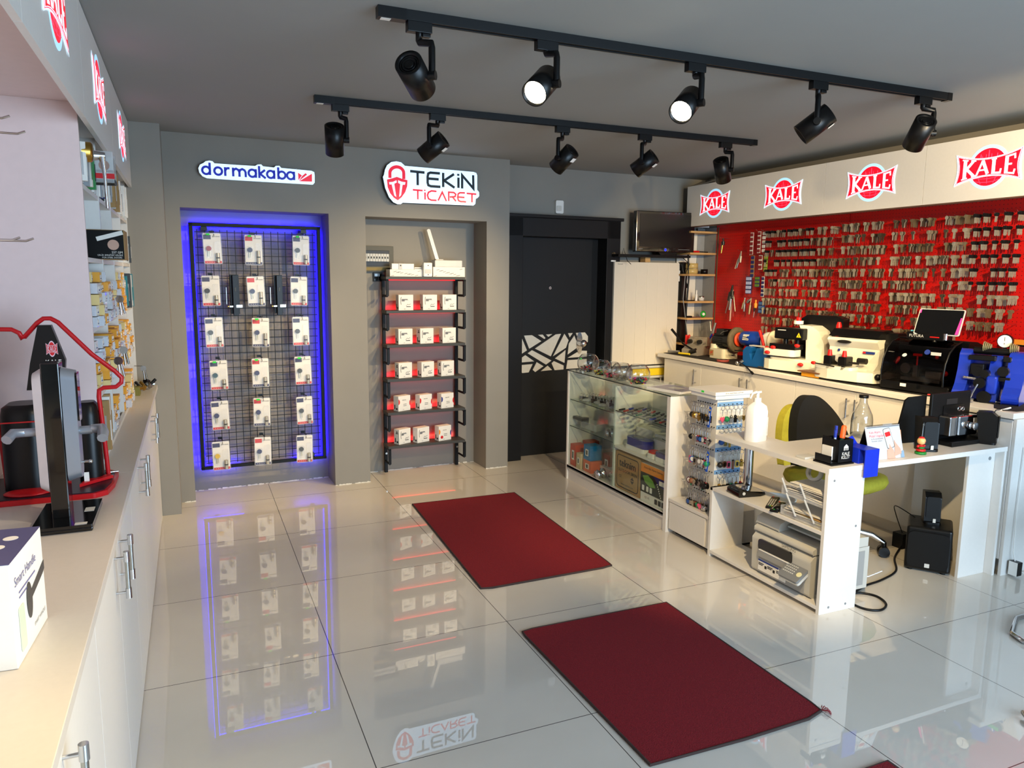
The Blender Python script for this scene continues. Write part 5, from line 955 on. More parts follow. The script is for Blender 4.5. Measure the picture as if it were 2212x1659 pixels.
# things on the desk
t = thing('soap_dispenser', 'tall white pump bottle with ribbed side standing on the desk corner', 'bottle', at(2.80, 3.10, .72, .2))
MB(M('milky_plastic', (240, 240, 238), .3, noise=0)).loft([[(x*s_, y*s_, z) for x, y in rrect(.115, .085, .025)] for z, s_ in ((0, .96), (.005, 1), (.16, 1), (.19, .86), (.205, .5), (.212, .32))]).build('bottle', t)
b = MB(M('milky_rib', (225, 226, 224), .35))
for i in range(6): b.box(.0+i*.008, .003+i*.008, -.0445, -.042, .03, .15-i*.004)
b.build('ribs', t); MB(white).cyl((0, 0, .21), (0, 0, .235), .02).cyl((0, 0, .235), (0, 0, .262), .009).box(-.015, .018, -.011, .011, .262, .272).tube([(-.01, 0, .267), (-.045, 0, .262), (-.062, -.0, .235)], [.007, .006, .004], 8).build('pump', t)
t = thing('pen_holder', 'black square pen holder reading KALE KİLİT on the desk corner', 'pen holder', at(2.80, 2.575, .72, 0))
b = MB(black).box(-.012, .08, -.052, .052, .008, .012).box(-.012, -.008, -.052, .052, .008, .12).box(.076, .08, -.052, .052, .008, .12).box(-.012, .08, -.052, -.048, .008, .12).box(-.012, .08, .048, .052, .008, .12).box(-.06, .085, -.06, .055, 0, .008).box(-.055, -.012, -.05, .05, .008, .012).box(-.055, -.051, -.05, .05, .008, .045).box(-.012, -.008, .0, .052, .12, .126)
b.build('holder', t, bev=.0015)
MB(card).text('KALE', .021, at(.034, -.0525, .052) @ FF, .0006).text('KİLİT', .021, at(.034, -.0525, .034) @ FF, .0006).prism([(.02, .068), (.048, .068), (.048, .086), (.034, .098), (.02, .086)], .0525, .053, FF).m(black).box(.025, .029, -.0535, -.053, .068, .08).box(.032, .036, -.0535, -.053, .068, .08).box(.039, .043, -.0535, -.053, .068, .08).build('logo', t)
MB(paper).cb((-.018, .01, .05), (.008, .06, .065)).build('note_block', t)
for (x, y, c_, h, nm, lab) in ((.005, -.01, M('pen_clear', (170, 190, 220), .2), .14, 'pen', 'pale blue ballpoint pen in the black holder'), (.03, .01, inkblue, .155, 'pen', 'dark blue pen in the black holder')):
    p_ = thing(nm, lab, 'pen', at(2.80, 2.575, .72, 0) @ Matrix.Translation((x, y, .014))); MB(c_).cyl((0, 0, 0), (.004, .004, h), .0055, n=10).build('barrel', p_); MB(blueD).cyl((.004, .004, h-.03), (.0045, .0045, h+.006), .0075, n=10).build('cap', p_)
p_ = thing('highlighter', 'orange capped highlighter leaning in the black holder', 'pen', at(2.80, 2.575, .72, 0) @ Matrix.Translation((.055, .005, .014))); MB(M('dark_green', (10, 60, 50), .4)).cyl((0, 0, 0), (.012, 0, .10), .010, n=10).build('barrel', p_); MB(M('hot_orange', (250, 96, 30), .4)).tube([(.012, 0, .10), (.02, 0, .155), (.021, 0, .162)], [.013, .012, .007], 10).build('cap', p_)
t = thing('blue_flap_box', 'bright blue folded card box with its flap hanging over the desk edge', 'box', at(2.945, 2.57, .72, .0))
bl = M('bright_blue_card', (14, 44, 190), .45)
MB(bl).box(-.045, .045, -.065, .03, 0, .075).build('carton', t, bev=.001)
MB(bl).prism([(-.05, .075), (.045, .075), (.01, .115), (-.02, .105)], -.03, -.027, FF).box(-.045, .045, -.10, -.065, .071, .075).build('flap', t, bev=.001); MB(bl).box(-.045, .045, -.104, -.098, -.06, .075).build('flap', t, bev=.001)
t = thing('desk_calendar', 'standing desk calendar with a phone photo and spiral binding on the desk', 'calendar', at(3.115, 2.568, .72, -.02))
F1 = Matrix.Translation((0, -.045, 0)) @ Matrix.Rotation(-.28, 4, 'X') @ FF
MB(M('calendar_page', (196, 200, 208), .5, noise=.05, scale=8)).prism([(-.115, 0), (.115, 0), (.115, .165), (-.115, .165)], 0, .002, F1).build('page', t)
b = MB(inkred).text('Kale Alarm', .017, F1 @ Matrix.Translation((-.055, .135, .0022)), 0).text('Mobil Uygulama', .017, F1 @ Matrix.Translation((-.04, .117, .0022)), 0).m(ink).text('ile Siz neredeyseniz,', .010, F1 @ Matrix.Translation((-.045, .103, .0022)), 0).text('Güvende Çalışın!', .010, F1 @ Matrix.Translation((-.05, .092, .0022)), 0).build('lettering', t)
sk = M('printed_skin', (214, 164, 146), .6)
MB(M('print_grey', (90, 96, 100), .5)).prism(rrect(.05, .10, .008, 4, .045, .095), .0022, .003, F1 @ Matrix.Rotation(.16, 4, 'Z')).m(card).prism(rrect(.044, .094, .007, 4, .045, .095), .003, .0034, F1 @ Matrix.Rotation(.16, 4, 'Z')).m(inkred).prism(rrect(.036, .022, .003, 4, .045, .115), .0034, .0038, F1 @ Matrix.Rotation(.16, 4, 'Z')).build('printed_phone', t)
MB(sk).prism([(.0, .0), (.055, .0), (.05, .04), (.035, .06), (.028, .075), (.022, .05), (.008, .045)], .004, .0044, F1).prism([(.05, .01), (.1, .02), (.095, .045), (.07, .075), (.062, .09), (.06, .05)], .0044, .0048, F1).m(M('print_sleeve', (130, 160, 190), .6)).prism([(.09, .0), (.115, .0), (.115, .035), (.1, .03)], .0048, .005, F1).build('printed_hand', t)
MB(black).prism([(-.113, 0), (.113, 0), (.113, .163), (-.113, .163)], 0, .002, Matrix.Translation((0, .045, 0)) @ Matrix.Rotation(.28, 4, 'X') @ FF).box(-.113, .113, -.045, .045, 0, .003).build('stand', t)
b = MB(ink)
for i in range(26): x = -.105+i*.0084; b.tube([(x, -.006+.006*math.cos(a), .160+.006*math.sin(a)) for a in [2*PI*j/8 for j in range(8)]], .001, 4, closed=True)
b.build('spiral', t)
t = thing('picture_card', 'orange card with a woman in sunglasses beside the desk calendar', 'card', at(3.275, 2.60, .72, -.02)); F2 = Matrix.Rotation(-.2, 4, 'X') @ FF
MB(M('peach_card', (232, 160, 110), .5)).prism([(-.035, 0), (.04, 0), (.04, .115), (-.035, .115)], 0, .002, F2).build('card', t)
MB(sk).prism([(.014*math.cos(a), .055+.02*math.sin(a)) for a in [2*PI*i/14 for i in range(14)]], .002, .0024, F2).m(yellow).prism([(-.018, .055), (-.018, .08), (0, .095), (.018, .08), (.018, .055), (.012, .072), (-.012, .072)], .0024, .0028, F2).m(M('teal_print', (40, 110, 110), .5)).prism(rrect(.026, .009, .004, 3, 0, .06), .0028, .003, F2).prism([(-.03, 0), (.03, 0), (.018, .03), (-.018, .03)], .0024, .0026, F2).m(inkred).prism(rrect(.009, .005, .002, 2, 0, .044), .0028, .003, F2).build('portrait', t)
MB(paper).prism([(-.03, 0), (.035, 0), (.035, .14), (-.03, .14)], 0, .002, at(3.275, 2.645, .72, -.02) @ F2).build('white_card', label='white card standing behind the orange picture card on the desk', cat='card')
t = thing('glass_bottle', 'empty clear glass bottle with black cap behind the desk calendar', 'bottle', at(3.42, 2.95, .72))
MB(bowlG).lathe([(0, .001), (.052, .001), (.057, .01), (.057, .10), (.052, .13), (.034, .165), (.021, .195), (.019, .225)], 32, cap=False).build('bottle', t); MB(black).lathe([(.0, .222), (.025, .222), (.025, .238), (0, .238)], 24).build('cap', t); MB(M('bottle_dregs', (120, 130, 140), .1, alpha=.5, noise=0)).lathe([(0, .003), (.05, .003), (.054, .02), (0, .02)], 24).build('dregs', t)
t = thing('wooden_figure', 'small wooden ring-stacked figure with green base and red beret on the desk', 'figurine', at(3.365, 2.535, .72))
cg, cr_ = M('toy_green', (30, 130, 50), .35), M('toy_red', (200, 30, 30), .35)
b = MB(cg).lathe([(0, 0), (.027, .002), (.027, .012), (0, .014)], 20).m(cr_).lathe([(0, .014), (.022, .016), (.022, .026), (0, .028)], 20).m(cg).lathe([(0, .028), (.015, .03), (.015, .037), (0, .038)], 18).m(cr_).lathe([(0, .038), (.014, .04), (.014, .047), (0, .048)], 18).ball((-.022, 0, .042), .007, 8).ball((.022, 0, .042), .007, 8); b.build('ring_body', t)
MB(M('toy_skin', (226, 184, 120), .4)).ball((0, 0, .068), .02, 16).build('head', t); MB(cr_).ball((0, 0, .084), (.014, .014, .007), 12).ball((.002, -.019, .066), .003, 6).build('beret', t); MB(steel).tube([(0, 0, .088), (.003, 0, .15)]+[(.006+.006*math.cos(a), 0, .15+.006*math.sin(a)) for a in (2.6, 1.5, .5, -.6, -1.6)], .001, 5).build('wire_clip', t)
def speaker(T, lab, m):
    t = thing('desk_speaker', lab, 'speaker', T, 'small black satellite speakers')
    MB(m).prism([(-.05, .0), (.03, .0), (.05, .16), (-.02, .165), (-.05, .14)], -.045, .035, SXF).build('cabinet', t, bev=.006); MB(blackM).prism(rrect(.066, .12, .01, cx=-.005, cy=.085), .052, .055, FF).build('grille', t)
    MB(black).prism(rrect(.09, .10, .02), -.012, 0).build('foot', t); MB(lgrey).prism(rrect(.014, .022, .002, cx=.005, cy=.012), .0555, .0565, FF).build('badge', t)
speaker(at(3.475, 2.59, .732, -.5), 'small black satellite speaker beside the wooden figure on the desk', black)
speaker(at(3.935, 2.585, .732, .5), 'small black satellite speaker at the outer end of the desk', black)
t = thing('lock_display', 'black upright display board with carry slot holding a chrome rim lock', 'lock display', at(3.80, 2.70, .72, .04))
MB(blackM).box(-.17, .16, -.0, .018, .01, .27).build('board', t, bev=.006); MB(black).box(-.15, .17, -.11, .02, 0, .018).box(-.15, .17, -.12, -.10, 0, .024).build('base', t, bev=.004)
MB(ink).box(-.05, .04, -.002, .001, .205, .235).build('carry_slot', t); MB(black).prism(rrect(.17, .05, .006, cx=.01, cy=.175), .001, .004, FF).build('label_plate', t)
k = MB(chrome).box(-.105, -.045, -.07, 0, .04, .15).box(-.038, .12, -.075, 0, .04, .15); o = k.build('rim_lock', t, bev=.008, seg=3)
MB(chrome).lathe([(.012, 0), (.022, .004), (.024, .03), (.018, .034), (0, .035)], 20, at(.055, -.076, .095, rx=PI/2)).cyl((.10, -.075, .075), (.10, -.085, .075), .009).build('turn_knob', o); MB(lgrey).box(.08, .112, -.0765, -.075, .105, .135).build('paper_seal', o)
MB(chrome).tube([(.06+.014*math.cos(a), -.004, .175+.010*math.sin(a)) for a in [2*PI*i/14 for i in range(14)]], .004, 6, closed=True).tube([(.09+.010*math.cos(a), -.004, .172+.010*math.sin(a)) for a in [2*PI*i/14 for i in range(14)]], .004, 6, closed=True).build('ring_hook', t)
t = thing('side_board', 'black leaning board standing on the desk behind the satellite speaker', 'board', at(3.56, 2.74, .72, -.08)); MB(blackM).prism([(-.12, 0), (.08, 0), (.08, .255), (-.04, .25), (-.065, .235)], -.012, .0, FF).build('board', t, bev=.004)
MB(lgrey).box(2.72, 2.80, 2.66, 2.72, .7205, .732).build('card_stack', label='small stack of pale cards on the desk behind the black pen holder', cat='card', bev=.001)
MB(M('rust_pouch', (150, 84, 60), .7)).ball((3.0, 2.70, .735), (.06, .04, .015), 12).build('leather_pouch', label='small reddish pouch lying behind the pen holder and calendar', cat='pouch')
t = thing('dome_scanner', 'round black and white device behind the lock display on the desk', 'device', at(3.93, 2.86, .72)); MB(white).cyl((0, 0, 0), (0, 0, .13), .012).ball((0, 0, .155), (.065, .05, .035), 18).build('body', t); MB(black).ball((-.005, -.01, .175), (.055, .045, .03), 16).build('cap', t)
MB(white).tube([(3.96, 2.86, .80), (4.02, 2.72, .84), (4.0, 2.56, .90), (4.06, 2.55, .912)], .005, 6).m(black).tube([(3.95, 2.75, .75), (3.98, 2.62, .80), (3.955, 2.56, .905), (4.0, 2.56, .91)], .0025, 5).build('desk_cable', label='white and black cables rising from the desk onto the worktop corner', cat='cable')
# things on the shelf under the desk top
t = thing('scale_stand', 'black card terminal base with silver dot on the desk shelf', 'terminal', at(2.775, 3.13, .41, -.15))
MB(blackG).prism([(-.075, 0), (.06, 0), (.09, .008), (.085, .024), (.0, .032), (-.05, .045), (-.075, .03)], -.06, .06, FF).build('body', t, bev=.006); MB(lgrey).cyl((-.045, -.061, .022), (-.045, -.063, .022), .009).build('dot', t)
def remote(T, lab, L_):
    t = thing('remote_control', lab, 'remote', T, 'remote controls on the desk shelf'); MB(black).box(-.022, .022, -L_/2, L_/2, 0, .014).build('body', t, bev=.005)
    b = MB(lgrey)
    for i in range(3):
        for j in range(8): b.box(-.014+i*.011, -.008+i*.011, -L_/2+.02+j*.016, -L_/2+.027+j*.016, .014, .0155)
    b.m(red).box(-.014, -.008, L_/2-.014, L_/2-.007, .014, .016).m(yellow).box(.006, .012, -L_/2+.008, -L_/2+.013, .014, .016).m(green).box(-.003, .003, -L_/2+.008, -L_/2+.013, .014, .016); b.build('buttons', t)
remote(at(2.79, 2.93, .41, -.9), 'long black remote with coloured keys, farther one on the desk shelf', .2)
remote(at(2.76, 2.86, .41, -1.0), 'black remote with pale keys beside the acrylic trays', .17)
t = thing('barcode_scanner', 'small black handheld scanner lying at the shelf edge before the trays', 'scanner', at(2.725, 2.82, .425)); MB(black).ball((0, 0, 0), (.03, .022, .015), 12).cyl((0, 0, 0), (.06, .05, 0), .009).build('body', t)
t = thing('letter_tray', 'clear acrylic two tier letter tray stuffed with papers on the desk shelf', 'letter tray', at(2.82, 2.645, .411))
cl = MB(clear)
for z in (.0, .105): cl.box(-.12, .10, -.135, .135, z+.004, z+.007).box(-.12, -.117, -.135, .135, z+.004, z+.035).box(-.12, .10, -.135, -.132, z+.004, z+.05).box(-.12, .10, .132, .135, z+.004, z+.05)
cl.build('tray', t)
b = MB(M('acrylic_strut', (215, 220, 225), .15, alpha=.6, noise=0))
for y in (-.06, .06):
    b.tube([(-.122, y+.04, .12), (-.122, y-.03, .02)], .005, 6).tube([(-.122, y+.075, .19), (-.122, y+.035, .125)], .005, 6)
b.build('strut', t)
for z0, n in ((.008, 9), (.113, 14)):
    b = MB()
    for i in range(n):
        b.m([paper, paper, kraft if z0 < .1 else paper, M('pale_yellow_paper', (222, 212, 150), .8)][(i*7) % (4 if z0 < .1 else 2)]).box(-.10, .09, -.12, .12, 0, .0012, Matrix.Translation((rnd.uniform(-.01, .01), rnd.uniform(-.01, .01), z0+i*.0045)) @ Matrix.Rotation(rnd.uniform(-.12, .12), 4, 'Z') @ Matrix.Rotation(rnd.uniform(-.03, .03), 4, 'X'))
    b.build('paper_stack', label=('yellowish papers in the lower clear letter tray' if z0 < .1 else 'crumpled white papers heaped in the upper clear letter tray'), cat='papers', kind='stuff', T=at(2.82, 2.645, .411))
t = thing('tape_roll', 'clear adhesive tape roll standing on the papers in the upper tray', 'tape', at(2.80, 2.67, .645, .2)); MB(M('clear_tape', (214, 218, 222), .15, alpha=.6, noise=0)).lathe([(.028, -.012), (.042, -.012), (.042, .012), (.028, .012), (.028, -.012)], 26, Matrix.Rotation(PI/2, 4, 'Y') @ Matrix.Rotation(.3, 4, 'Y'), cap=False).build('roll', t)
MB(black).tube([(2.80, 3.04, .375), (2.82, 2.9, .355), (2.84, 2.78, .385)], .009, 6).build('under_cable', label='black cable drooping under the desk shelf above the printer', cat='cable')
# printer
t = thing('printer', 'grey multifunction SAMSUNG printer with tilted keypad in the bottom of the desk unit', 'printer', at(2.90, 2.775, .038, -PI/2))
pg, pg2 = M('printer_grey', (190, 188, 180), .45, noise=.01), M('printer_mid', (150, 150, 148), .5, noise=.01)
W_ = .205
MB(pg).prism([(-.17, 0), (.20, 0), (.20, .22), (-.165, .215), (-.19, .19), (-.185, .02)], -W_, W_, SXF).build('body', t, bev=.012, seg=3)
MB(pg).prism([(-.18, .222), (.19, .222), (.19, .27), (.0, .275), (-.15, .262), (-.18, .245)], -W_, W_, SXF).prism([(-.17, .262), (.16, .27), (.16, .315), (.05, .33), (-.10, .325), (-.16, .30)], -W_, -.04, SXF).build('scanner_lid', t, bev=.01, seg=3)
MB(M('paper_tray_grey', (176, 186, 190), .4)).box(-.03, .19, -.12, .14, .285, .295).build('document_tray', t, bev=.002)
MB(blackG).prism(rrect(.24, .06, .018, cx=-.035, cy=.165), .182, .194, FF).build('output_slot', t); MB(paper).box(-.14, .07, -.203, -.10, .136, .141).m(pg2).box(-.15, .08, -.20, -.185, .10, .14).build('output_tray', t, bev=.002)
MB(pg2).box(-.15, .17, -.1895, -.186, .015, .095).box(-W_-.002, -W_+.004, -.15, .17, .02, .2).box(W_-.004, W_+.002, -.15, .17, .02, .2).build('front_tray', t)
cp = Matrix.Translation((.125, -.20, .12)) @ Matrix.Rotation(-.95, 4, 'X'); MB(M('keypad_grey', (120, 122, 124), .5)).prism(rrect(.13, .13, .01), 0, .014, cp @ FF).m(lgrey).prism(rrect(.134, .134, .012), -.012, 0, cp @ FF).build('keypad', t, bev=.002)
b = MB(black).prism(rrect(.055, .018, .002, 2, -.01, .035), .014, .0155, cp @ FF).m(lgrey)
for i in range(6):
    for j in range(4): b.prism(rrect(.008, .006, .002, 1, -.05+i*.012, .012-j*.014), .014, .016, cp @ FF)
b.m(M('pale_yellow_key', (222, 216, 170), .4)).prism([(.045+.014*math.cos(a), -.02+.014*math.sin(a)) for a in [2*PI*i/16 for i in range(16)]], .014, .0165, cp @ FF); b.build('keys', t)
MB(ink).text('SAMSUNG', .021, at(.06, -.1925, .212) @ FF, .0006).build('lettering', t)
b = MB(white).prism(rrect(.20, .062, .004, 3, -.05, .055), .190, .191, FF).m(inkblue).box(-.148, .0, -.1925, -.191, .076, .084).box(.005, .045, -.1925, -.191, .076, .084).m(ink)
for x in (-.10, -.04, .03): b.box(x, x+.014, -.1925, -.191, .045, .06)
for x in (-.145, -.08, -.015): b.box(x, x+.038, -.1925, -.191, .062, .066).box(x, x+.03, -.1925, -.191, .054, .058)
b.build('info_sticker', t)
t = thing('waste_bin', 'tall white bin standing behind the desk shelf unit', 'bin', at(3.06, 3.20, 0)); MB(white).lathe([(0, 0), (.09, 0), (.115, .33), (.12, .335), (.11, .335), (.085, .01)], 28, cap=False).build('bucket', t)
# chair
t = thing('office_chair', 'yellow-green swivel chair with black draped back and chrome star base behind the desk', 'chair', at(3.40, 3.09, 0, .1))
yg = M('yellow_green_fabric', (176, 166, 48), .8, noise=.1, scale=50, bump=.3)
MB(yg).loft([[(x*s_, y*s_+o_, z) for x, y in rrect(.52, .48, .16, 6)] for z, s_, o_ in ((.375, .45, 0), (.39, .75, 0), (.42, .95, 0), (.45, 1, 0), (.475, .97, 0), (.485, .8, 0), (.478, .4, 0))]).build('seat', t)
bk0 = [(-.20, .0), (-.215, .18), (-.19, .33), (-.12, .405), (-.02, .40), (.09, .33), (.19, .23), (.26, .12), (.27, .0)]
bk = [tuple(v) for v in cr([(x, y, 0) for x, y in bk0])]; bk = [(v[0], v[1]) for v in bk]
MB(yg).prism([(x*1.0-.02, z*.86) for x, z in bk], -.03, .02, at(.01, .21, .50, 0, -.10) @ FF).build('back', t, bev=.02, seg=3)
MB(M('black_cloth', (10, 10, 10), .95, noise=.05)).prism(bk, -.02, .04, at(.045, .17, .50, 0, -.10) @ FF).build('back_cover', t, bev=.018, seg=3)
MB(blackM).cyl((0, 0, .12), (0, 0, .38), .024).cyl((0, 0, .2), (0, 0, .3), .032).box(-.09, .09, -.09, .09, .36, .38).build('gas_lift', t)
for i in range(5):
    a = 2*PI*i/5-.75; d_ = Vector((math.cos(a), math.sin(a), 0))
    l_ = MB(chrome).tube([d_*.02+Vector((0, 0, .15)), d_*.12+Vector((0, 0, .145)), d_*.22+Vector((0, 0, .125)), d_*.29+Vector((0, 0, .085))], [.024, .02, .018, .015], 10).build('leg', t)
    n_ = Vector((-d_.y, d_.x, 0)); p = d_*.29+Vector((0, 0, .032))
    MB(black).cyl(p+n_*.008, p+n_*.03, .03, n=18).cyl(p-n_*.008, p-n_*.03, .03, n=18).cyl(p+Vector((0, 0, .01)), p+Vector((0, 0, .055)), .014).build('caster', l_)
# subwoofer and its small speaker
t = thing('subwoofer', 'black floor subwoofer with pale badge between the chair and the desk end panel', 'speaker', at(3.735, 2.715, 0, -.93))
MB(black).box(-.11, .11, -.12, .12, .012, .255).build('cabinet', t, bev=.014, seg=3); MB(blackM).prism(rrect(.2, .2, .03, cx=0, cy=.13), .12, .128, FF).build('grille', t, bev=.004); MB(rubber).cyl((-.08, -.09, 0), (-.08, -.09, .014), .012).cyl((.08, -.09, 0), (.08, -.09, .014), .012).cyl((-.08, .09, 0), (-.08, .09, .014), .012).cyl((.08, .09, 0), (.08, .09, .014), .012).build('foot', t)
MB(lgrey).prism(rrect(.024, .022, .002, cx=0, cy=.045), .128, .1295, FF).build('badge', t)
speaker(at(3.745, 2.72, .267, -.75), 'small black satellite speaker standing on the subwoofer', black)
MB(black).tube(cr([(3.72, 2.80, .26), (3.72, 2.93, .29), (3.82, 3.0, .2), (3.86, 2.98, .09)]), .003, 5).box(3.83, 3.90, 2.95, 3.02, 0, .09).tube(cr([(3.84, 2.96, .02), (3.66, 2.86, .006), (3.50, 2.72, .006), (3.32, 2.66, .006), (3.18, 2.64, .006), (3.08, 2.61, .006), (3.0, 2.6, .006)]), .006, 6).tube(cr([(3.0, 2.60, .006), (3.08, 2.58, .006), (3.12, 2.52, .006), (3.09, 2.44, .006), (3.01, 2.40, .006), (2.95, 2.43, .006), (2.935, 2.50, .006), (2.95, 2.60, .02)]), .006, 6).build('power_cable', label='black power cable looping on the floor behind the printer toward the subwoofer', cat='cable')
t = thing('wall_plug_device', 'small black and white device hanging by its cable beside the desk leg', 'device', at(4.045, 2.43, .012)); MB(black).box(-.02, .02, -.03, .02, 0, .075).build('body', t, bev=.003); MB(white).box(-.0215, -.0205, -.028, .018, .0, .075).tube([(0, 0, .075), (-.005, .01, .12), (.0, .02, .35), (.01, .02, .7)], .003, 5).tube([(.02, 0, .02), (.08, -.01, -.005), (.13, .0, -.004)], .003, 5).build('cable', t)
# chrome tube chair at the picture edge
t = thing('tube_chair', 'chrome tube runner of a visitor chair cut off at the picture edge', 'chair', at(3.32, 1.66, 0))
MB(chrome).tube([(.55, .42, .012), (.20, .42, .012), (.03, .33, .012), (.0, .26, .012), (.02, .22, .012), (.22, .10, .012), (.60, .0, .012)], .011, 10).tube([(.55, .42, .012), (.62, .40, .04), (.62, .38, .45), (.60, .0, .45), (.64, -.02, .04), (.60, .0, .012)], .011, 10).build('tube_frame', t)
MB(black).cb((.62, .19, .47), (.40, .42, .04)).build('seat', t, bev=.015)
MB(chrome).tube([(3.1, .98, .012), (2.78, 1.44, .012), (2.70, 1.50, .012), (2.74, 1.56, .02), (3.3, 1.25, .012)], .010, 8).build('tube_runner', label='second chrome tube runner low at the picture corner', cat='chair')
# rugs
rugM = M('dark_red_rug', (120, 8, 22), .95, noise=.28, scale=220, bump=1); rugE = M('rug_binding', (60, 44, 40), .9, noise=.1)
def rug(P, lab, z=.008):
    t = thing('rug', lab, 'rug', None, 'dark red rugs'); MB(rugM).prism(P, .001, z).build('pile', t, bev=.002)
    MB(rugE).tube([(x, y, .005) for x, y in P], .0055, 6, closed=True).build('binding', t)
rug([(1.303, 3.372), (1.36, 3.36), (2.02, 3.372), (2.085, 3.385), (2.09, 3.45), (2.14, 4.865), (1.365, 4.875)], 'dark red rug nearer the shelf rack and display counter')
rug([(1.318, 1.86), (1.7, 1.85), (2.0, 1.855), (2.08, 1.875), (2.086, 1.93), (2.088, 2.868), (1.36, 2.872), (1.306, 2.862), (1.302, 2.82)], 'dark red rug in the front of the shop, whose corner threads are frayed')
rug([(1.32, .10), (2.06, .10), (2.06, 1.57), (1.32, 1.57)], 'dark red rug corner just entering at the bottom of the picture')
b = MB(M('frayed_thread', (150, 40, 50), .9))
for i in range(26): a = rnd.uniform(-1.2, .9); b.tube([(2.08, 1.872, .01), (2.08+.02*math.cos(a), 1.872+.02*math.sin(a), rnd.uniform(.008, .02)), (2.08+.034*math.cos(a), 1.872+.034*math.sin(a), .004)], .0008, 3)
b.build('frayed_corner', bpy.data.objects['rug.001'])
# ---------------- left counter, cubby shelf and fascia ----------------
t = thing('counter_worktop', 'long pale worktop running toward the viewer on the cabinet side with the lock stands', 'worktop')
MB(beige).box(-.9, -.218, 2.95, 5.255, .855, .88).build('slab', t, bev=.0015); MB(beige).box(-.9, -.218, -.8, 2.948, .855, .88).build('slab', t, bev=.0015)
ub = [(.70, 1.83, 1.27), (1.83, 2.96, 2.375), (2.96, 4.03, 3.46), (4.03, 5.15, 4.53), (-.45, .70, .12)]
for i, (a, b_, c_) in enumerate(ub):
    t = thing('counter_cabinet', ['white counter cabinet nearest the viewer with one chrome handle end in view', 'white two-door counter cabinet under the black lock stand', 'white two-door counter cabinet under the open cubby shelves', 'white counter cabinet farthest away, next to the grey pillar', 'white counter cabinet beneath the picture edge'][i], 'cabinet', group='white cabinets under the pale worktop')
    MB(laminate).box(-.88, -.256, a, b_, .06, .854).box(-.85, -.30, a, b_, 0, .06).build('body', t)
    for y0, y1, hy in ((a, c_, c_-.075), (c_, b_, c_+.075)):
        d_ = MB(laminate).box(-.254, -.235, y0+.0015, y1-.0015, .01, .850).build('door', t, bev=.001)
        MB(chrome).cyl((-.203, hy, .665), (-.203, hy, .695), .0085, n=14).cyl((-.203, hy, .775), (-.203, hy, .805), .0085, n=14).cyl((-.236, hy, .683), (-.203, hy, .683), .004).cyl((-.236, hy, .787), (-.203, hy, .787), .004).m(steel).cyl((-.203, hy, .695), (-.203, hy, .775), .0065, n=12).build('handle', d_)
MB(laminate).box(-.88, -.236, 5.15, 5.255, 0, .854).build('filler_panel', label='white filler strip between the last counter cabinet and the grey pillar', cat='panel')
pinkw = M('pale_laminate_panel', (224, 202, 198), .5, noise=.02)
t = thing('cubby_shelf', 'tall white cubby shelf full of lock packs standing on the pale worktop', 'shelf unit')
MB(pinkw).box(-.9, -.332, 3.105, 3.123, .88, 2.19).build('end_panel', t, bev=.001)
dv = [3.123, 3.65, 4.18, 4.72, 5.245]; hz = [2.16, 1.905, 1.642, 1.383, 1.125]
for y in dv[1:]: MB(laminate).box(-.88, -.332, y-.009, y+.009, .88, 2.16).build('divider', t)
MB(laminate).box(-.89, -.88, 3.12, 5.25, .88, 2.16).build('back_panel', t)
for k, z in enumerate(hz):
    for j in range(4): MB(laminate).box(-.88, -.334, dv[j]+.009, dv[j+1]-.009, z-.009, z+.009).build('shelf', t)
MB(laminate).box(-.34, -.325, 3.11, 5.25, .88, .898).build('bottom_rail', t)
t = thing('light_fascia', 'white fascia with three round lit emblems above the cubby shelf', 'fascia')
jy = [-.3, .85, 1.93, 2.98, 4.06, 5.256]
for a, b_ in zip(jy, jy[1:]): MB(laminate).box(-.313, -.295, a+.0015, b_-.0015, 2.118, 2.51).build('front_panel', t)
MB(pinkw).box(-.9, -.313, -.3, 3.11, 2.19, 2.205).box(-.9, -.313, 3.11, 5.255, 2.17, 2.2).build('soffit', t)
for y in (2.43, 3.53, 4.65):
    b = MB(); emblem(b, at(-.2945, y, 2.325) @ FR, .132); b.build('emblem', t)
# slat board with prongs just beyond the picture edge
t = thing('hook_board', 'pale display board whose metal prongs reach in at the picture edge', 'display board')
MB(pinkw).box(-.66, -.645, 1.2, 3.1, .88, 2.19).build('board', t)
for y, z, x in ((2.6, 2.03, -.447), (2.6, 1.99, -.412), (2.6, 1.688, -.447), (2.6, 1.686, -.413)): MB(chrome).tube([(-.645, y, z), (x-.02, y, z), (x, y, z+.008)], .0035, 6).build('prong', t)
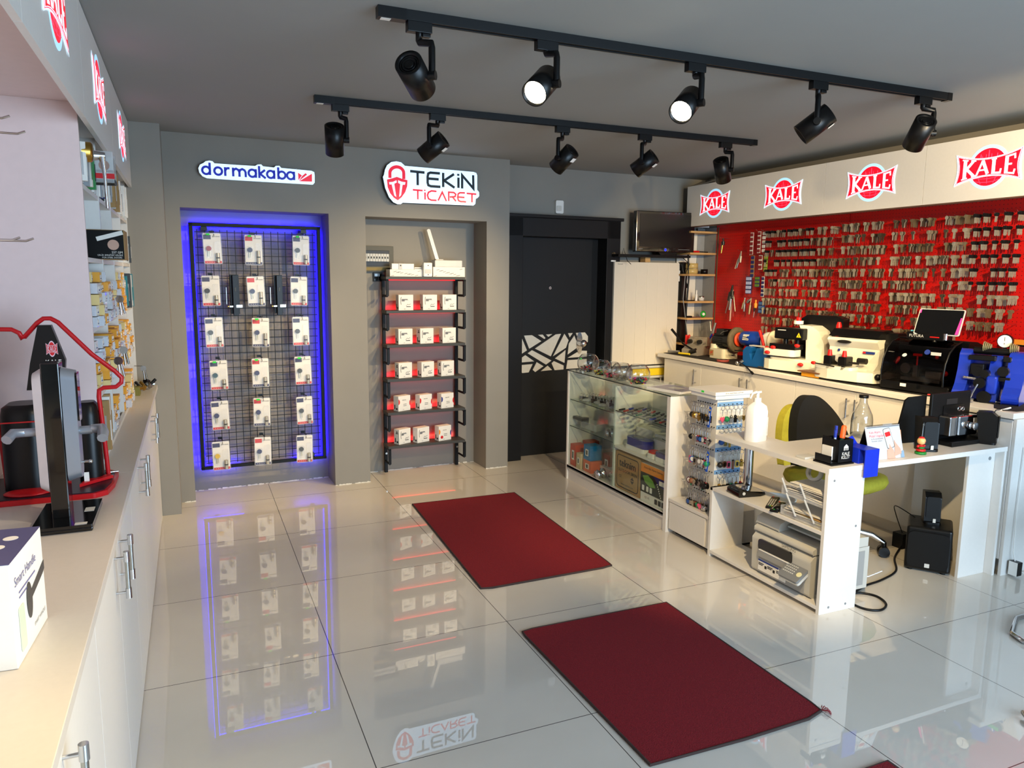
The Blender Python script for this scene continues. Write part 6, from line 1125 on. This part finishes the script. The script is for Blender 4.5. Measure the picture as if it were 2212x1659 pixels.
# goods in the cubbies
yel = M('yellow_carton', (226, 158, 44), .5, noise=.05); yel2 = M('pale_yellow_carton', (222, 196, 130), .5); cclear = M('clear_pack', (204, 206, 212), .2, noise=.1, scale=60, coat=.4)
protoB = {}
for nm, m_ in (('a', yel), ('b', cclear), ('c', yel2)):
    b = MB(m_).cb((0, 0, .02), (.085, .068, .038)); b.m(paper).box(.0426, .0432, -.02, .02, .008, .028).m(ink if nm == 'a' else inkblue).box(.0432, .0436, -.012, .012, .012, .016)
    o = b.build('carton', bev=0); protoB[nm] = o.data; bpy.data.objects.remove(o)
rs = random.Random(21); colN = ['first', 'second', 'third', 'last']
for (cj, rk_, ny, nz, x0) in ((0, 3, 6, 5, -.40), (0, 4, 6, 5, -.40), (1, 3, 6, 4, -.41), (1, 4, 6, 5, -.40), (2, 3, 6, 5, -.41), (2, 4, 6, 5, -.41), (2, 5, 6, 4, -.40), (3, 4, 5, 4, -.42), (1, 5, 5, 3, -.42)):
    zb = (hz[rk_]+.009) if rk_ < 5 else .899
    for i in range(ny):
        for k in range(nz-(1 if i % 3 == 1 else 0)):
            kd = rs.choice('aabbc' if cj != 0 or rk_ != 3 else 'abbc')
            o = bpy.data.objects.new('lock_carton', protoB[kd]); COL.objects.link(o)
            o.matrix_world = at(x0+.035+rs.uniform(-.01, .02), dv[cj]+.055+i*.078, zb+k*.0415+.0005, rs.uniform(-.08, .08))
            tag(o, f'{dict(a="yellow", b="clear", c="pale yellow")[kd]} lock carton, {ORD[k]} up in the {ORD[i]} pile, {colN[cj]} column, {["", "", "", "third", "fourth", "lowest"][rk_]} cubby row', 'box', 'film-wrapped lock cartons in the cubby shelf')
packc = [card, dkmetal, M('teal_pack', (30, 120, 130), .4), M('pack_navy', (40, 60, 120), .4), lgrey, kraft, M('pack_green', (60, 140, 80), .4), M('pack_grey', (150, 155, 160), .3, coat=.4)]
for (cj, rk_, n, h, cset) in ((0, 1, 9, .16, (0, 4, 7, 0, 6, 1, 7)), (1, 1, 8, .18, (0, 7, 4, 3, 1)), (2, 1, 6, .19, (5, 5, 4, 0)), (3, 1, 5, .2, (0, 0, 4)), (2, 2, 4, .13, (0, 0)), (3, 2, 6, .17, (0, 4, 1)), (3, 3, 6, .2, (2, 2, 1, 4)), (0, 5, 4, .2, (5, 5, 0))):
    zb = (hz[rk_]+.0095) if rk_ < 5 else .899
    for i in range(n):
        t = thing('lock_pack', f'flat upright lock pack, {ORD[i]} in its cubby, {colN[cj]} column, {["", "top", "second", "third", "fourth", "lowest"][rk_]} row of the cubby shelf', 'lock pack', at(-.40+rs.uniform(0, .03), dv[cj]+.04+i*(.45/n), zb, rs.uniform(-.1, .1)), 'upright lock packs in the cubby shelf')
        m_ = packc[cset[i % len(cset)]]; MB(m_).cb((0, 0, h/2), (.12, .022, h*rs.uniform(.85, 1))).build('card', t, bev=.001)
        MB(packc[cset[(i+1) % len(cset)]]).box(.0605, .062, -.009, .009, h*.2, h*.6).m(sheen).box(-.05, .05, -.016, -.011, h*.2, h*.7).build('blister', t)
t = thing('key_lock_carton', 'brown carton with black face showing a key picture, sticking out of the second cubby row', 'box', at(-.30, 3.69, 1.6515))
MB(kraft).box(-.09, .055, -.06, .12, 0, .125).build('carton', t, bev=.001)
b = MB(black).box(-.088, .052, -.0615, -.0600, .002, .123).m(card).ribbon([(-.05, .085), (.05, .115)], .018, at(0, -.0616, 0) @ FF).m(M('copper_print', (200, 160, 140), .5)).prism([(.012+.022*math.cos(a), .062+.022*math.sin(a)) for a in [2*PI*i/16 for i in range(16)]], 0, .0012, at(0, -.0616, 0) @ FF).m(card).text('257 GM', .013, at(.025, -.0632, .03) @ FF, .0004).text('ÇELİK EMNİYET KİLİDİ', .009, at(-.002, -.0632, .018) @ FF, .0004).text('FOR STEEL DOORS', .009, at(.005, -.0632, .008) @ FF, .0004); b.build('print', t)
t = thing('lock_model', 'large brass lock cylinder model with a key on the highest cubby row', 'lock model', at(-.315, 3.19, 1.972))
MB(brass).lathe([(0, -.04), (.042, -.04), (.045, -.032), (.040, -.025), (.036, -.02), (.036, .03), (.03, .036), (0, .036)], 30, at(-.02, 0, .06, ry=PI/2)).build('cylinder', t)
MB(chrome).cyl((.02, 0, .05), (.055, 0, .05), .018, .012).tube([(.045, -.005, .045), (.05, -.01, -.02), (.052, -.012, -.14)], [.012, .006, .005], 8).prism([(.018*math.cos(a), .018*math.sin(a)) for a in [2*PI*i/14 for i in range(14)]], -.003, .003, at(.05, -.01, .015) @ FF).build('key', t)
t = thing('clear_case', 'clear display case with red stripe standing behind the brass lock model', 'case', at(-.29, 3.42, 1.944)); MB(sheen).cb((0, 0, .06), (.085, .12, .12)).build('case', t, bev=.003); MB(inkred).box(-.044, .044, -.0615, -.0605, .015, .035).m(lgrey).box(-.03, .04, -.04, .04, .05, .10).m(dkmetal).box(-.04, .044, -.05, .05, .0, .014).build('insert', t)
for x, y, z, lab in ((-.275, 3.34, 1.225, 'two big silver keys hanging at the second column of cubbies'), (-.285, 3.72, 1.46, 'silver key hanging before the upper yellow cartons'), (-.285, 3.75, 1.23, 'dark key bunch hanging before the lower yellow cartons'), (-.28, 5.0, 1.0, 'bright key bunch hanging at the last cubby above the worktop')):
    t = thing('hanging_key', lab, 'key', at(x, y, z), 'keys hung along the cubby shelf')
    MB(chrome if 'silver' in lab else steel).tube([(-.05, .02, .035), (0, 0, .035)], .002, 5).prism([(.017*math.cos(a), .017*math.sin(a)) for a in [2*PI*i/14 for i in range(14)]], -.002, .002, at(0, 0, .02) @ FF).cyl((0, 0, .005), (.004, 0, -.05), .005, n=8).cyl((.006, .01, .015), (.016, .02, -.045), .005, n=8).build('blade', t)
t = thing('lock_fitting_pile', 'heap of black and silver lock fittings at the far end of the pale worktop', 'lock fittings', at(-.29, 5.02, .88))
b = MB()
for i in range(16):
    p = Vector((rs.uniform(-.03, .05), rs.uniform(-.2, .2), rs.uniform(.01, .05))); b.m(rs.choice([chrome, dkmetal, black, steel, brass])).tube([p, p+Vector((rs.uniform(-.03, .03), rs.uniform(-.05, .05), rs.uniform(-.01, .03)))], rs.uniform(.006, .014), 8)
b.build('fittings', t)
MB(M('olive_box', (120, 112, 40), .5)).cb((-.32, 4.86, .905), (.05, .09, .05)).build('fitting_carton', label='small olive carton beside the heap of lock fittings', cat='box', bev=.001)
# black lock stand
t = thing('lock_stand', 'glossy black post on a square foot carrying a grey electronic door lock with levers', 'lock display', at(-.345, 2.40, .8805))
MB(blackG).box(-.085, .065, -.11, .15, 0, .012).prism([(-.085, -.11), (.065, -.11), (.065, .15), (-.085, .15)], .012, .02).build('foot', t, bev=.004); MB(lgrey).box(.02, .05, -.105, -.085, .0201, .0208).box(.03, .055, .02, .06, .0201, .0208).build('foot_label', t)
MB(blackG).box(-.045, .0, -.02, .05, .018, .465).build('post', t, bev=.003)
sil = M('satin_silver', (150, 158, 170), .3, .6, noise=.02)
MB(sil).loft([[(.002+(.034 if i else .0), y, z) for y, z in rrect(.07*s_, .33*s_, .03*s_, 6, .012, .285)] for i, s_ in ((0, 1), (1, .94))]).build('escutcheon', t, bev=.003)
MB(blackG).prism(rrect(.052, .14, .012, 5, .012, .365), .034, .041, SXF).build('keypad', t, bev=.002)
MB(sil).cyl((.03, .012, .265), (.068, .012, .265), .012).tube([(.065, .012, .268), (.092, .01, .268), (.098, -.02, .262), (.098, -.05, .25)], [.012, .014, .015, .014], 10).build('lever', t); MB(chrome).cyl((.036, .02, .17), (.056, .02, .17), .004).ball((.056, .02, .17), .006).build('thumb_turn', t)
MB(M('satin_pale', (190, 184, 186), .35, .4)).loft([[(-.046-(.022 if i else 0), y, z) for y, z in rrect(.06*s_, .36*s_, .026*s_, 6, .012, .27)] for i, s_ in ((0, 1), (1, .92))]).build('rear_escutcheon', t)
MB(sil).cyl((-.06, .012, .268), (-.10, .012, .268), .012).tube([(-.10, .012, .268), (-.125, .0, .27), (-.135, -.03, .258)], [.012, .014, .014], 10).build('lever', t)
# red wire stand with black sign
t = thing('red_wire_stand', 'display stand with red tube arch, black base and pointed black sign', 'display stand', at(0, 2.80, .8805))
MB(M('stand_red', (190, 20, 28), .35)).prism([(-.66, -.17), (-.31, -.17), (-.275, -.14), (-.262, -.05), (-.262, .10), (-.29, .14), (-.66, .14)], 0, .016).build('base_rim', t, bev=.004)
MB(M('dark_violet_board', (26, 22, 34), .35)).prism([(-.65, -.16), (-.315, -.16), (-.285, -.13), (-.272, -.05), (-.272, .09), (-.295, .13), (-.65, .13)], .016, .019).build('base_top', t)
MB(M('stand_red', (190, 20, 28), .35)).tube([(-.288, .04, .015), (-.292, .03, .16), (-.298, .02, .30), (-.296, .02, .322), (-.282, .02, .33), (-.245, .02, .331), (-.228, .02, .345), (-.226, .02, .362), (-.245, .02, .385), (-.31, .02, .445), (-.40, .02, .553), (-.42, .02, .566), (-.44, .02, .566), (-.458, .02, .552), (-.498, .02, .505), (-.502, .02, .50), (-.51, .02, .520), (-.53, .02, .532), (-.62, .02, .535)], .0075, 10).build('arch_tube', t)
MB(M('stand_red', (190, 20, 28), .35)).tube([(-.575, .0, .015), (-.582, .0, .2), (-.59, .0, .34)], .0075, 10).build('arch_tube', t)
MB(black).prism([(-.455, .545), (-.418, .545), (-.385, .43), (-.395, .335), (-.50, .335), (-.485, .42)], .0, .03, at(0, .03, 0) @ FF).build('sign', t, bev=.003)
b = MB(); emblem(b, at(-.420, -.001, .468) @ FF @ Matrix.Scale(.4, 4, (1, 0, 0)), .026, (M('print_pale', (226, 200, 210), .5, noise=0), M('print_pale', (226, 200, 210)), inkred, inkred)); b.m(card).text('KALE', .02, at(-.418, -.002, .425) @ FF, .0006); b.build('sign_print', t)
MB(black).loft([[(x*s_-.51, y*s_, z) for x, y in rrect(.13, .16, .05, 5)] for z, s_ in ((.02, 1), (.26, .96), (.285, .9), (.295, .7))]).m(M('stand_red', (190, 20, 28))).box(-.575, -.46, -.082, -.079, .243, .247).build('rear_case', t); MB(black).loft([[(x*s_-.335, y*s_+.03, z) for x, y in rrect(.07, .10, .03, 5)] for z, s_ in ((.02, 1), (.24, .96), (.275, .8), (.285, .6))]).build('tall_case', t)
MB(M('stand_red', (190, 20, 28))).prism([(-.36, -.09), (-.27, .0), (-.29, .02), (-.35, -.03)], .02, .03).ball((-.50, -.10, .022), (.07, .05, .008), 14).m(chrome).tube([(-.30, .06, .025), (-.26, .07, .025)], .004, 6).m(card).box(-.35, -.335, -.055, -.053, .03, .06).build('base_fittings', t)
# smart handle carton
t = thing('smart_handle_carton', 'white carton reading Smart Handle with violet top, closest on the pale worktop', 'box', at(-.319, 1.508, .8805, -.065))
MB(card).box(-.17, 0, 0, .215, 0, .1985).build('carton', t, bev=.0015); MB(M('violet_top', (74, 72, 116), .5, noise=.02)).box(-.17, .0, 0, .215, .1985, .1995).m(card).cyl((-.05, .05, .1995), (-.05, .05, .2), .013).cyl((-.045, .10, .1995), (-.045, .10, .2), .013).cyl((-.035, .15, .1995), (-.035, .15, .2), .013).build('top_print', t)
R1 = at(.0006, 0, 0) @ FR
MB(M('violet_ink', (110, 110, 160), .5)).text('Smart Handle', .026, R1 @ Matrix.Translation((.09, .155, 0)), .0004).box(.0006, .001, .04, .15, .128, .131).box(.0006, .001, .04, .11, .118, .121).m(grey).text('SMART HANDLE', .011, R1 @ Matrix.Translation((.16, .03, 0)), .0004).build('lettering', t)
MB(M('printed_handle', (70, 68, 66), .4)).prism([(.10+.018*math.cos(a), .09+.036*math.sin(a)) for a in [2*PI*i/20 for i in range(20)]], 0, .0008, R1).prism([(.10, .085), (.20, .105), (.214, .11), (.214, .128), (.10, .100)], 0, .0009, R1).m(M('print_phone', (206, 218, 196), .4)).prism(rrect(.035, .085, .006, 3, .045, .06), 0, .0008, R1).m(ink).box(-.14, -.12, -.0008, 0, .13, .16).build('print', t)
